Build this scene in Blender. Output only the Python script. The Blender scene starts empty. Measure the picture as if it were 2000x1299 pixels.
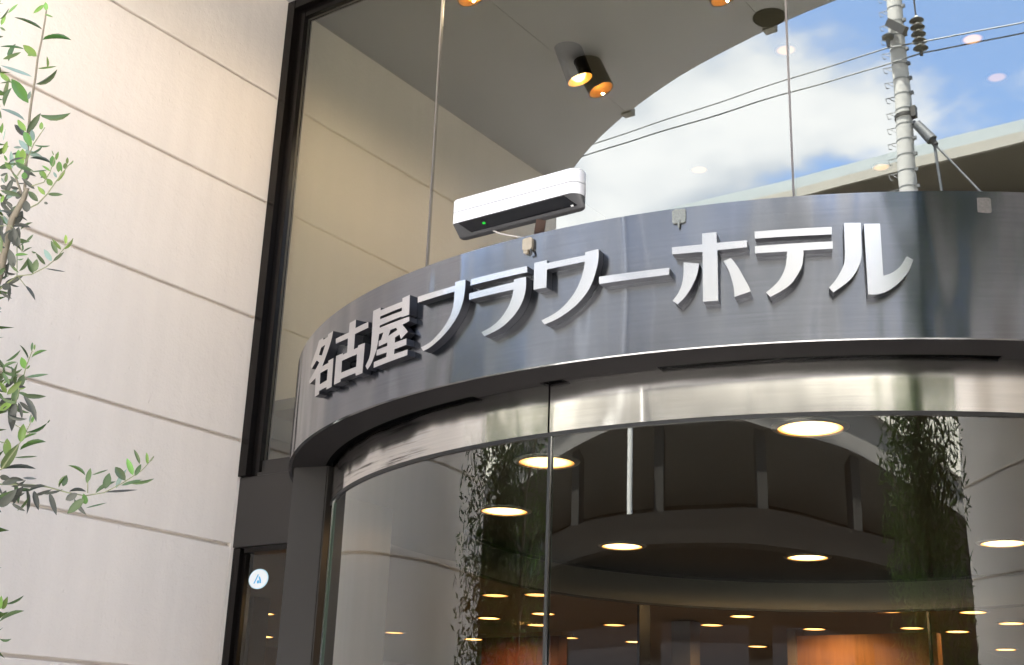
import bpy, bmesh, math, random
from math import radians as R, sin, cos, pi
from mathutils import Vector, Matrix
random.seed(7)
scene = bpy.context.scene
COL = scene.collection

# ------------------------------------------------------------------ camera
cam_d = bpy.data.cameras.new('camera'); cam = bpy.data.objects.new('camera', cam_d); COL.objects.link(cam)
PITCH, ROLL, YAW = 18.803, 2.076, 35.994
fw = Vector((-sin(R(YAW))*cos(R(PITCH)), cos(R(YAW))*cos(R(PITCH)), sin(R(PITCH))))
rt0 = Vector((cos(R(YAW)), sin(R(YAW)), 0)); up0 = rt0.cross(fw)
rt = rt0*cos(R(ROLL)) + up0*sin(R(ROLL)); up = rt.cross(fw)
cam.matrix_world = Matrix(((rt.x, up.x, -fw.x, 3.99), (rt.y, up.y, -fw.y, -3.6), (rt.z, up.z, -fw.z, 1.5), (0, 0, 0, 1)))
cam_d.sensor_width = 36; cam_d.lens = 2438.35/2000*36
cam_d.clip_start = 0.05; cam_d.clip_end = 2000
scene.camera = cam

# ------------------------------------------------------------------ sky and sun
SUN_EL, SUN_AZ = 72.0, -24.0            # azimuth clockwise from +Y: the sun stands behind the hotel
world = bpy.data.worlds.new('World'); scene.world = world; world.use_nodes = True
nt = world.node_tree; nt.nodes.clear()
def N(t, kind, **kw):
    n = t.nodes.new(kind)
    for k, v in kw.items(): setattr(n, k, v)
    return n
def math_node(t, op, a, b=None, clamp=False):
    n = N(t, 'ShaderNodeMath', operation=op, use_clamp=clamp)
    for i, v in enumerate((a, b)):
        if v is None: continue
        if isinstance(v, (int, float)): n.inputs[i].default_value = v
        else: t.links.new(v, n.inputs[i])
    return n.outputs[0]
sky = N(nt, 'ShaderNodeTexSky', sky_type='NISHITA', sun_disc=False)
sky.sun_elevation = R(SUN_EL); sky.sun_rotation = R(SUN_AZ); sky.air_density = 1.0; sky.dust_density = 0.6
tc = N(nt, 'ShaderNodeTexCoord'); sep = N(nt, 'ShaderNodeSeparateXYZ'); nt.links.new(tc.outputs['Generated'], sep.inputs[0])
zc = math_node(nt, 'MAXIMUM', sep.outputs[2], 0.0); zz = math_node(nt, 'ADD', zc, 0.18)
cx = math_node(nt, 'DIVIDE', sep.outputs[0], zz); cy = math_node(nt, 'DIVIDE', sep.outputs[1], zz)
cmb = N(nt, 'ShaderNodeCombineXYZ'); nt.links.new(cx, cmb.inputs[0]); nt.links.new(cy, cmb.inputs[1])
mp = N(nt, 'ShaderNodeMapping'); nt.links.new(cmb.outputs[0], mp.inputs[0]); mp.inputs['Location'].default_value = (16.5259, 9.1133, 3.7958)
cn = N(nt, 'ShaderNodeTexNoise'); cn.inputs['Scale'].default_value = 1.5; cn.inputs['Detail'].default_value = 9; cn.inputs['Roughness'].default_value = 0.56
nt.links.new(mp.outputs[0], cn.inputs['Vector'])
cr = N(nt, 'ShaderNodeMapRange', interpolation_type='SMOOTHSTEP'); nt.links.new(cn.outputs['Fac'], cr.inputs[0])
cr.inputs[1].default_value = 0.445; cr.inputs[2].default_value = 0.535
cn2 = N(nt, 'ShaderNodeTexNoise'); cn2.inputs['Scale'].default_value = 3.0; cn2.inputs['Detail'].default_value = 5; nt.links.new(mp.outputs[0], cn2.inputs['Vector'])
cc = N(nt, 'ShaderNodeMix', data_type='RGBA'); cq = N(nt, 'ShaderNodeMapRange', interpolation_type='SMOOTHSTEP'); cq.inputs[1].default_value = 0.36; cq.inputs[2].default_value = 0.60; nt.links.new(cn2.outputs['Fac'], cq.inputs[0]); nt.links.new(cq.outputs[0], cc.inputs['Factor'])
cc.inputs[6].default_value = (2.0, 2.25, 2.6, 1); cc.inputs[7].default_value = (3.95, 3.95, 3.95, 1)
mx = N(nt, 'ShaderNodeMix', data_type='RGBA'); nt.links.new(cr.outputs[0], mx.inputs['Factor'])
nt.links.new(sky.outputs[0], mx.inputs[6]); nt.links.new(cc.outputs[2], mx.inputs[7])
bg = N(nt, 'ShaderNodeBackground'); bg.inputs['Strength'].default_value = 0.09
nt.links.new(mx.outputs[2], bg.inputs[0]); wo = N(nt, 'ShaderNodeOutputWorld'); nt.links.new(bg.outputs[0], wo.inputs[0])
sun_d = bpy.data.lights.new('sun', 'SUN'); sun = bpy.data.objects.new('sun', sun_d); COL.objects.link(sun)
sun_d.energy = 5.0; sun_d.angle = R(0.5); sun_d.color = (1, 0.95, 0.88)
sdir = Vector((sin(R(SUN_AZ))*cos(R(SUN_EL)), cos(R(SUN_AZ))*cos(R(SUN_EL)), sin(R(SUN_EL))))
sun.rotation_euler = sdir.to_track_quat('Z', 'Y').to_euler(); sun.location = (0, 20, 30)
scene.view_settings.view_transform = 'Standard'; scene.view_settings.look = 'None'
scene.view_settings.exposure = 3.88; scene.view_settings.gamma = 1.0; scene.view_settings.use_curve_mapping = False
cy_ = scene.cycles
cy_.max_bounces = 10; cy_.diffuse_bounces = 5; cy_.glossy_bounces = 6; cy_.transparent_max_bounces = 16; cy_.transmission_bounces = 6
cy_.caustics_reflective = False; cy_.caustics_refractive = False; cy_.sample_clamp_indirect = 6.0
try: cy_.use_denoising = True
except Exception: pass

# ------------------------------------------------------------------ materials
MATS = {}
def new_mat(name):
    m = bpy.data.materials.new(name); m.use_nodes = True; t = m.node_tree; t.nodes.clear()
    o = N(t, 'ShaderNodeOutputMaterial'); MATS[name] = m
    return m, t, o
def matte(name, col, rough=0.6, metal=0.0, var=0.12, vscale=6.0, bump=0.0, bscale=60.0, bdist=0.002, spec=0.5, stretch=None, coat=0.0, two=None):
    m, t, o = new_mat(name)
    p = N(t, 'ShaderNodeBsdfPrincipled'); t.links.new(p.outputs[0], o.inputs[0])
    g = N(t, 'ShaderNodeNewGeometry')
    src = g.outputs['Position']
    if stretch:
        mpn = N(t, 'ShaderNodeMapping'); mpn.inputs['Scale'].default_value = stretch; t.links.new(src, mpn.inputs[0]); src = mpn.outputs[0]
    n = N(t, 'ShaderNodeTexNoise'); n.inputs['Scale'].default_value = vscale; n.inputs['Detail'].default_value = 6; n.inputs['Roughness'].default_value = 0.6
    t.links.new(src, n.inputs['Vector'])
    mix = N(t, 'ShaderNodeMix', data_type='RGBA'); t.links.new(n.outputs['Fac'], mix.inputs['Factor'])
    c2 = two or tuple(min(1, c*(1+var)) for c in col)
    mix.inputs[6].default_value = (*[c*(1-var) for c in col], 1); mix.inputs[7].default_value = (*c2, 1)
    t.links.new(mix.outputs[2], p.inputs['Base Color'])
    p.inputs['Roughness'].default_value = rough; p.inputs['Metallic'].default_value = metal; p.inputs['Specular IOR Level'].default_value = spec
    p.inputs['Coat Weight'].default_value = coat
    if bump:
        b = N(t, 'ShaderNodeTexNoise'); b.inputs['Scale'].default_value = bscale; b.inputs['Detail'].default_value = 5; t.links.new(src, b.inputs['Vector'])
        bn = N(t, 'ShaderNodeBump'); bn.inputs['Strength'].default_value = bump; bn.inputs['Distance'].default_value = bdist
        t.links.new(b.outputs['Fac'], bn.inputs['Height']); t.links.new(bn.outputs[0], p.inputs['Normal'])
    return m
def emissive(name, col, strength):
    m, t, o = new_mat(name); e = N(t, 'ShaderNodeEmission'); e.inputs[0].default_value = (*col, 1); e.inputs[1].default_value = strength
    t.links.new(e.outputs[0], o.inputs[0]); return m
def lamp_face(name, hot, rim, strength, rad):
    """glowing lamp face: hottest in the middle, more amber and dimmer towards its rim"""
    m, t, o = new_mat(name); tcn = N(t, 'ShaderNodeTexCoord'); s = N(t, 'ShaderNodeSeparateXYZ'); t.links.new(tcn.outputs['Object'], s.inputs[0])
    q = math_node(t, 'SQRT', math_node(t, 'ADD', math_node(t, 'POWER', s.outputs[0], 2.0), math_node(t, 'POWER', s.outputs[1], 2.0)))
    k = N(t, 'ShaderNodeMapRange', interpolation_type='SMOOTHSTEP'); t.links.new(q, k.inputs[0]); k.inputs[1].default_value = rad*0.62; k.inputs[2].default_value = rad
    mix = N(t, 'ShaderNodeMix', data_type='RGBA'); t.links.new(k.outputs[0], mix.inputs['Factor']); mix.inputs[6].default_value = (*hot, 1); mix.inputs[7].default_value = (*rim, 1)
    e = N(t, 'ShaderNodeEmission'); t.links.new(mix.outputs[2], e.inputs[0]); oi = N(t, 'ShaderNodeObjectInfo'); t.links.new(math_node(t, 'MULTIPLY', math_node(t, 'ADD', math_node(t, 'MULTIPLY', oi.outputs['Random'], 0.9), 0.5), strength), e.inputs[1]); t.links.new(e.outputs[0], o.inputs[0]); return m
def glass(name, r0, power, tint, rmax=1.0, wave=0.0, wscale=2.0):
    m, t, o = new_mat(name)
    lw = N(t, 'ShaderNodeLayerWeight'); lw.inputs[0].default_value = 0.5
    f = math_node(t, 'POWER', lw.outputs['Facing'], power); f = math_node(t, 'MULTIPLY', f, rmax-r0); f = math_node(t, 'ADD', f, r0, True)
    tr = N(t, 'ShaderNodeBsdfTransparent'); tr.inputs[0].default_value = (*tint, 1)
    gl = N(t, 'ShaderNodeBsdfGlossy'); gl.inputs['Roughness'].default_value = 0.0; gl.inputs[0].default_value = (0.97, 1, 0.985, 1)
    if wave:
        gp = N(t, 'ShaderNodeNewGeometry'); nw = N(t, 'ShaderNodeTexNoise'); nw.inputs['Scale'].default_value = wscale; nw.inputs['Detail'].default_value = 1.0; t.links.new(gp.outputs['Position'], nw.inputs['Vector'])
        bw = N(t, 'ShaderNodeBump'); bw.inputs['Strength'].default_value = 1.0; bw.inputs['Distance'].default_value = wave; t.links.new(nw.outputs['Fac'], bw.inputs['Height']); t.links.new(bw.outputs[0], gl.inputs['Normal'])
    mixs = N(t, 'ShaderNodeMixShader'); t.links.new(f, mixs.inputs[0]); t.links.new(tr.outputs[0], mixs.inputs[1]); t.links.new(gl.outputs[0], mixs.inputs[2])
    t.links.new(mixs.outputs[0], o.inputs[0]); return m
def clear_back(name, tint):
    m, t, o = new_mat(name); tr = N(t, 'ShaderNodeBsdfTransparent'); tr.inputs[0].default_value = (*tint, 1); t.links.new(tr.outputs[0], o.inputs[0]); return m
def brushed(name, col, rough, aniso, var=0.10, scratch=0.0, smear=0.0, ripple=0.0, centre=(2.096, 1.139)):
    """metal brushed round the drum: fine rings, reflections drawn out upright"""
    m, t, o = new_mat(name)
    p = N(t, 'ShaderNodeBsdfPrincipled'); t.links.new(p.outputs[0], o.inputs[0])
    g = N(t, 'ShaderNodeNewGeometry'); s = N(t, 'ShaderNodeSeparateXYZ'); t.links.new(g.outputs['Position'], s.inputs[0])
    dx = math_node(t, 'SUBTRACT', s.outputs[0], centre[0]); dy = math_node(t, 'SUBTRACT', s.outputs[1], centre[1])
    th = math_node(t, 'ARCTAN2', dy, dx)
    c = N(t, 'ShaderNodeCombineXYZ'); t.links.new(math_node(t, 'MULTIPLY', th, 9.0), c.inputs[0]); t.links.new(math_node(t, 'MULTIPLY', s.outputs[2], 170.0), c.inputs[1])
    n = N(t, 'ShaderNodeTexNoise'); n.inputs['Scale'].default_value = 1.0; n.inputs['Detail'].default_value = 4; t.links.new(c.outputs[0], n.inputs['Vector'])
    mix = N(t, 'ShaderNodeMix', data_type='RGBA'); t.links.new(n.outputs['Fac'], mix.inputs['Factor'])
    mix.inputs[6].default_value = (*[k*(1-var*1.6) for k in col], 1); mix.inputs[7].default_value = (*[min(1, k*(1+var)) for k in col], 1)
    colout = mix.outputs[2]
    n3 = N(t, 'ShaderNodeTexNoise'); n3.inputs['Scale'].default_value = 3.5; n3.inputs['Detail'].default_value = 5; t.links.new(g.outputs['Position'], n3.inputs['Vector'])
    if smear:      # long dirty rub marks running with the curve
        c2 = N(t, 'ShaderNodeCombineXYZ'); t.links.new(math_node(t, 'MULTIPLY', th, 5.0), c2.inputs[0]); t.links.new(math_node(t, 'MULTIPLY', s.outputs[2], 75.0), c2.inputs[1])
        n2 = N(t, 'ShaderNodeTexNoise'); n2.inputs['Scale'].default_value = 1.0; n2.inputs['Detail'].default_value = 7; n2.inputs['Roughness'].default_value = 0.7; t.links.new(c2.outputs[0], n2.inputs['Vector'])
        mr = N(t, 'ShaderNodeMapRange'); mr.inputs[1].default_value = 0.53; mr.inputs[2].default_value = 0.63; t.links.new(n2.outputs['Fac'], mr.inputs[0])
        # only the far left stretch of the band is rubbed
        ma = N(t, 'ShaderNodeMapRange'); ma.inputs[1].default_value = -1.80; ma.inputs[2].default_value = -1.88; t.links.new(th, ma.inputs[0])
        k = math_node(t, 'MULTIPLY', mr.outputs[0], ma.outputs[0]); k = math_node(t, 'MULTIPLY', k, smear)
        m2 = N(t, 'ShaderNodeMix', data_type='RGBA'); t.links.new(k, m2.inputs['Factor']); t.links.new(colout, m2.inputs[6]); m2.inputs[7].default_value = (0.03, 0.022, 0.016, 1); colout = m2.outputs[2]
    if scratch:    # pale scuffs and specks
        v = N(t, 'ShaderNodeTexVoronoi'); v.inputs['Scale'].default_value = 16.0; t.links.new(g.outputs['Position'], v.inputs['Vector'])
        mr = N(t, 'ShaderNodeMapRange'); mr.inputs[1].default_value = 0.030; mr.inputs[2].default_value = 0.012; t.links.new(v.outputs['Distance'], mr.inputs[0])
        k = math_node(t, 'MULTIPLY', mr.outputs[0], scratch)
        m2 = N(t, 'ShaderNodeMix', data_type='RGBA'); t.links.new(k, m2.inputs['Factor']); t.links.new(colout, m2.inputs[6]); m2.inputs[7].default_value = (0.8, 0.78, 0.76, 1); colout = m2.outputs[2]
    t.links.new(colout, p.inputs['Base Color'])
    p.inputs['Metallic'].default_value = 1.0
    rr = N(t, 'ShaderNodeMapRange'); rr.inputs[3].default_value = rough*0.8; rr.inputs[4].default_value = rough*1.2; t.links.new(n3.outputs['Fac'], rr.inputs[0]); t.links.new(rr.outputs[0], p.inputs['Roughness'])
    p.inputs['Anisotropic'].default_value = aniso
    tv = N(t, 'ShaderNodeCombineXYZ'); tv.inputs[2].default_value = 1.0; t.links.new(tv.outputs[0], p.inputs['Tangent'])
    bn = N(t, 'ShaderNodeBump'); bn.inputs['Strength'].default_value = 0.025; bn.inputs['Distance'].default_value = 0.001
    t.links.new(n.outputs['Fac'], bn.inputs['Height'])
    if ripple:     # the sheet is never quite true: slow waves round the curve
        c4 = N(t, 'ShaderNodeCombineXYZ'); t.links.new(math_node(t, 'MULTIPLY', th, 9.0), c4.inputs[0]); t.links.new(math_node(t, 'MULTIPLY', s.outputs[2], 1.2), c4.inputs[1])
        n4 = N(t, 'ShaderNodeTexNoise'); n4.inputs['Scale'].default_value = 1.0; n4.inputs['Detail'].default_value = 1.5; t.links.new(c4.outputs[0], n4.inputs['Vector'])
        b4 = N(t, 'ShaderNodeBump'); b4.inputs['Strength'].default_value = ripple; b4.inputs['Distance'].default_value = 0.030
        t.links.new(n4.outputs['Fac'], b4.inputs['Height']); t.links.new(b4.outputs[0], bn.inputs['Normal'])
    t.links.new(bn.outputs[0], p.inputs['Normal'])
    return m
def stucco(name, col):
    m, t, o = new_mat(name)
    p = N(t, 'ShaderNodeBsdfPrincipled'); t.links.new(p.outputs[0], o.inputs[0])
    g = N(t, 'ShaderNodeNewGeometry')
    a = N(t, 'ShaderNodeTexNoise'); a.inputs['Scale'].default_value = 1.4; a.inputs['Detail'].default_value = 7; t.links.new(g.outputs['Position'], a.inputs['Vector'])
    mix = N(t, 'ShaderNodeMix', data_type='RGBA'); t.links.new(a.outputs['Fac'], mix.inputs['Factor'])
    mix.inputs[6].default_value = (*[c*0.93 for c in col], 1); mix.inputs[7].default_value = (*[min(1, c*1.06) for c in col], 1)
    # each course a shade apart, with the faintest rain streaks
    oi = N(t, 'ShaderNodeObjectInfo'); ms = N(t, 'ShaderNodeMapping'); ms.inputs['Scale'].default_value = (9, 9, 0.5); t.links.new(g.outputs['Position'], ms.inputs[0])
    sn = N(t, 'ShaderNodeTexNoise'); sn.inputs['Scale'].default_value = 1.6; sn.inputs['Detail'].default_value = 5; t.links.new(ms.outputs[0], sn.inputs['Vector'])
    sk = N(t, 'ShaderNodeMapRange'); sk.inputs[1].default_value = 0.35; sk.inputs[2].default_value = 0.7; sk.inputs[3].default_value = 1.02; sk.inputs[4].default_value = 0.975; t.links.new(sn.outputs['Fac'], sk.inputs[0])
    tone = math_node(t, 'ADD', math_node(t, 'MULTIPLY', oi.outputs['Random'], 0.035), 0.982); tone = math_node(t, 'MULTIPLY', tone, sk.outputs[0])
    hv = N(t, 'ShaderNodeHueSaturation'); t.links.new(tone, hv.inputs['Value']); t.links.new(mix.outputs[2], hv.inputs['Color'])
    t.links.new(hv.outputs[0], p.inputs['Base Color']); p.inputs['Roughness'].default_value = 0.85; p.inputs['Specular IOR Level'].default_value = 0.25
    b = N(t, 'ShaderNodeTexNoise'); b.inputs['Scale'].default_value = 95; b.inputs['Detail'].default_value = 4; t.links.new(g.outputs['Position'], b.inputs['Vector'])
    b2 = N(t, 'ShaderNodeTexNoise'); b2.inputs['Scale'].default_value = 26; b2.inputs['Detail'].default_value = 3; t.links.new(g.outputs['Position'], b2.inputs['Vector'])
    # trowel pits: short upright nicks
    mpn = N(t, 'ShaderNodeMapping'); mpn.inputs['Scale'].default_value = (1, 1, 0.55); t.links.new(g.outputs['Position'], mpn.inputs[0])
    v = N(t, 'ShaderNodeTexVoronoi'); v.inputs['Scale'].default_value = 22; t.links.new(mpn.outputs[0], v.inputs['Vector'])
    pit = N(t, 'ShaderNodeMapRange'); pit.inputs[1].default_value = 0.16; pit.inputs[2].default_value = 0.08; t.links.new(v.outputs['Distance'], pit.inputs[0])
    gate = N(t, 'ShaderNodeMapRange'); gate.inputs[1].default_value = 0.52; gate.inputs[2].default_value = 0.62; t.links.new(b2.outputs['Fac'], gate.inputs[0])
    pk = math_node(t, 'MULTIPLY', pit.outputs[0], gate.outputs[0])
    h = math_node(t, 'MULTIPLY', b.outputs['Fac'], 0.45); h = math_node(t, 'ADD', h, math_node(t, 'MULTIPLY', b2.outputs['Fac'], 0.9)); h = math_node(t, 'SUBTRACT', h, math_node(t, 'MULTIPLY', pk, 0.5))
    bn = N(t, 'ShaderNodeBump'); bn.inputs['Strength'].default_value = 0.6; bn.inputs['Distance'].default_value = 0.0042
    t.links.new(h, bn.inputs['Height']); t.links.new(bn.outputs[0], p.inputs['Normal'])
    return m
def leaf_mat(name, col, back, rough=0.42):
    m, t, o = new_mat(name)
    p = N(t, 'ShaderNodeBsdfPrincipled'); g = N(t, 'ShaderNodeNewGeometry')
    oi = N(t, 'ShaderNodeObjectInfo'); hs = N(t, 'ShaderNodeHueSaturation')
    vv = math_node(t, 'MULTIPLY', oi.outputs['Random'], 0.75); vv = math_node(t, 'ADD', vv, 0.62); hv = math_node(t, 'MULTIPLY', math_node(t, 'FRACT', math_node(t, 'MULTIPLY', oi.outputs['Random'], 7.3)), 0.05); t.links.new(math_node(t, 'ADD', hv, 0.475), hs.inputs['Hue']); t.links.new(vv, hs.inputs['Value'])
    mix = N(t, 'ShaderNodeMix', data_type='RGBA'); t.links.new(g.outputs['Backfacing'], mix.inputs['Factor'])
    mix.inputs[6].default_value = (*col, 1); mix.inputs[7].default_value = (*back, 1); t.links.new(mix.outputs[2], hs.inputs['Color'])
    t.links.new(hs.outputs[0], p.inputs['Base Color']); p.inputs['Roughness'].default_value = rough
    tl = N(t, 'ShaderNodeBsdfTranslucent'); t.links.new(hs.outputs[0], tl.inputs[0])
    ms = N(t, 'ShaderNodeMixShader'); ms.inputs[0].default_value = 0.35; t.links.new(p.outputs[0], ms.inputs[1]); t.links.new(tl.outputs[0], ms.inputs[2]); t.links.new(ms.outputs[0], o.inputs[0])
    return m
STUCCO = stucco('cream_render', (0.72, 0.66, 0.60))
SOFFIT = matte('soffit_paint', (0.40, 0.39, 0.38), 0.8, var=0.05, bump=0.15, bscale=220, bdist=0.001)
FASCIA = brushed('dark_brushed_steel', (0.215, 0.225, 0.252), 0.18, 0.93, var=0.15, scratch=0.30, ripple=1.0)
BAND = brushed('pale_brushed_steel', (0.76, 0.74, 0.71), 0.13, 0.80, var=0.12, smear=0.85, ripple=0.5)
LETTER = brushed('satin_steel', (0.66, 0.66, 0.68), 0.22, 0.5, var=0.02)
LETTER_SIDE = matte('letter_return_dark_reflection', (0.010, 0.010, 0.013), 0.35, var=0.1)  # near-black stands in for the dark surroundings the steel returns reflect
DARKM = matte('dark_bronze_metal', (0.038, 0.035, 0.033), 0.38, metal=0.35, var=0.12, vscale=3, bump=0.05, bscale=90)
FRAME = matte('dark_frame_metal', (0.007, 0.0055, 0.005), 0.25, metal=0.4, var=0.1)
UNDER = matte('underside_metal', (0.022, 0.020, 0.020), 0.7, spec=0.03, var=0.1, vscale=4)
BLACK = matte('black_gap', (0.003, 0.003, 0.003), 0.9, spec=0.0, var=0.1)
GASKET = matte('black_gasket', (0.012, 0.012, 0.012), 0.5, var=0.1)
CHROME = matte('polished_steel', (0.72, 0.71, 0.69), 0.10, metal=1.0, var=0.03)
SEAL = matte('grey_glass_seal', (0.16, 0.15, 0.15), 0.4, var=0.1)
GLASS_UP = glass('coated_glass', 0.18, 4.0, (0.66, 0.66, 0.58), 1.0, 0.0012, 1.3)
GLASS_DR = glass('door_glass', 0.17, 3.2, (0.80, 0.80, 0.74), 0.95, 0.0022, 2.0)
GLASS_SD = glass('side_glass', 0.07, 4.0, (0.8, 0.8, 0.76), 0.9)
CLEAR = clear_back('glass_back', (0.98, 1, 0.98))
EDGEG = matte('green_glass_edge', (0.16, 0.30, 0.25), 0.15, var=0.05)
LAMP = lamp_face('warm_lamp', (1.0, 0.62, 0.25), (0.28, 0.10, 0.018), 0.8, 0.088); LAMPU = lamp_face('far_lamp', (1.0, 0.48, 0.15), (0.12, 0.05, 0.02), 0.09, 0.05)
LAMP2 = emissive('warm_bulb', (1.0, 0.56, 0.20), 6.0); LAMP4 = emissive('inner_bulb', (1.0, 0.58, 0.22), 0.8); SHOPW = matte('dark_shop_window', (0.012, 0.012, 0.014), 0.5, spec=0.1)
LAMP3 = lamp_face('lobby_lamp', (1.0, 0.50, 0.15), (0.30, 0.09, 0.012), 0.5, 0.11)
WARMIN = matte('amber_reflector', (0.62, 0.40, 0.14), 0.35, metal=0.3, var=0.05)
WHITEP = matte('white_plastic', (0.58, 0.58, 0.59), 0.32, var=0.015, coat=0.3)
BLACKP = matte('black_gloss_plastic', (0.006, 0.006, 0.007), 0.08, var=0.05)
GREYP = matte('grey_plastic', (0.055, 0.055, 0.058), 0.4, var=0.05)
LED = emissive('green_led', (0.05, 1.0, 0.10), 0.055)
CABLEG = matte('grey_cable', (0.42, 0.40, 0.38), 0.5, var=0.05)
BROWN = matte('brown_bracket', (0.055, 0.030, 0.022), 0.4, metal=0.3, var=0.15)
TAPE = matte('yellowed_clip', (0.27, 0.23, 0.17), 0.5, var=0.25, vscale=60)
GLUE = matte('speckled_glue', (0.03, 0.04, 0.03), 0.6, var=0.5, vscale=300, two=(0.28, 0.29, 0.27))
RESIDUE = matte('glue_residue', (0.05, 0.045, 0.042), 0.55, var=0.4, vscale=160, two=(0.16, 0.15, 0.14))
BARK = matte('grey_bark', (0.17, 0.145, 0.105), 0.8, var=0.3, vscale=70, bump=0.5, bscale=160, bdist=0.002)
TWIG = matte('green_twig', (0.20, 0.21, 0.11), 0.6, var=0.2, vscale=60)
LEAFM = [leaf_mat('young_leaf', (0.115, 0.245, 0.016), (0.16, 0.28, 0.06)), leaf_mat('mid_leaf', (0.042, 0.100, 0.014), (0.09, 0.14, 0.055)),
         leaf_mat('old_leaf', (0.022, 0.036, 0.022), (0.075, 0.080, 0.066)), leaf_mat('silver_leaf', (0.20, 0.28, 0.24), (0.22, 0.30, 0.26))]
CROWNM = leaf_mat('crown_leaf', (0.055, 0.125, 0.016), (0.07, 0.13, 0.03), 0.75)
POT = matte('grey_planter', (0.12, 0.12, 0.12), 0.6, var=0.1); SOIL = matte('dark_soil', (0.03, 0.02, 0.015), 0.9, var=0.3, vscale=40)
PAVE = matte('pale_paving', (0.54, 0.52, 0.49), 0.75, var=0.12, vscale=2.5, bump=0.2, bscale=90); ASPH = matte('pale_road', (0.26, 0.255, 0.25), 0.85, var=0.2, vscale=3, bump=0.4, bscale=150)
KERB = matte('kerb_concrete', (0.32, 0.31, 0.30), 0.8, var=0.1); PAINTW = matte('road_paint', (0.75, 0.75, 0.73), 0.6, var=0.06)
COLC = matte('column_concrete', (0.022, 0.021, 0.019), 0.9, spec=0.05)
CONC = matte('concrete', (0.075, 0.07, 0.063), 0.8, var=0.08, vscale=1.2, bump=0.2, bscale=40); POLEC = matte('pole_concrete', (0.34, 0.34, 0.32), 0.75, var=0.06, vscale=4)
EAVEW = matte('eave_white_metal', (0.30, 0.29, 0.255), 0.85, var=0.04, spec=0.05); EAVEG = matte('eave_grey_metal', (0.20, 0.225, 0.23), 0.85, var=0.05, spec=0.05)
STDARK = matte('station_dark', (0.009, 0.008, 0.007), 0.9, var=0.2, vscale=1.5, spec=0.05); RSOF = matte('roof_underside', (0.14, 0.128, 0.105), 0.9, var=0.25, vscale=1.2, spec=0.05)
STBEAM = matte('station_beam', (0.42, 0.39, 0.33), 0.7, var=0.1)
STEEL = matte('galvanised_steel', (0.09, 0.095, 0.10), 0.5, metal=0.2, var=0.1); DARKST = matte('dark_steel', (0.035, 0.033, 0.03), 0.5, metal=0.3, var=0.15)
PORC = matte('brown_porcelain', (0.045, 0.045, 0.038), 0.15, var=0.1); CAPM = matte('bright_cap', (0.75, 0.73, 0.62), 0.3, metal=0.4, var=0.05)
WIRE = matte('grey_wire', (0.05, 0.055, 0.06), 0.5, var=0.1)
LOBW = matte('lobby_wall_paint', (0.22, 0.17, 0.11), 0.7, var=0.1); LOBC = matte('lobby_ceiling_paint', (0.20, 0.185, 0.165), 0.8, var=0.05); LOBF = matte('lobby_floor_stone', (0.20, 0.17, 0.14), 0.25, var=0.1)
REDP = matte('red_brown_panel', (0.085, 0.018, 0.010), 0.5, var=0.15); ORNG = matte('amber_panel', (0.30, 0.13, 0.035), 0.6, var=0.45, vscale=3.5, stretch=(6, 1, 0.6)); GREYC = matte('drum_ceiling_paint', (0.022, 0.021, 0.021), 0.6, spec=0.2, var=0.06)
INNER = matte('inner_band_metal', (0.10, 0.096, 0.088), 0.4, metal=0.4, var=0.05)
STK_W = matte('sticker_white', (0.80, 0.83, 0.86), 0.4, var=0.01); STK_B = matte('sticker_blue', (0.08, 0.42, 0.72), 0.4, var=0.03); STK_C = matte('sticker_pale_blue', (0.42, 0.72, 0.86), 0.4, var=0.02)
BLDG = matte('upper_hotel_render', (0.45, 0.40, 0.35), 0.8, var=0.06, vscale=0.8)
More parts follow.
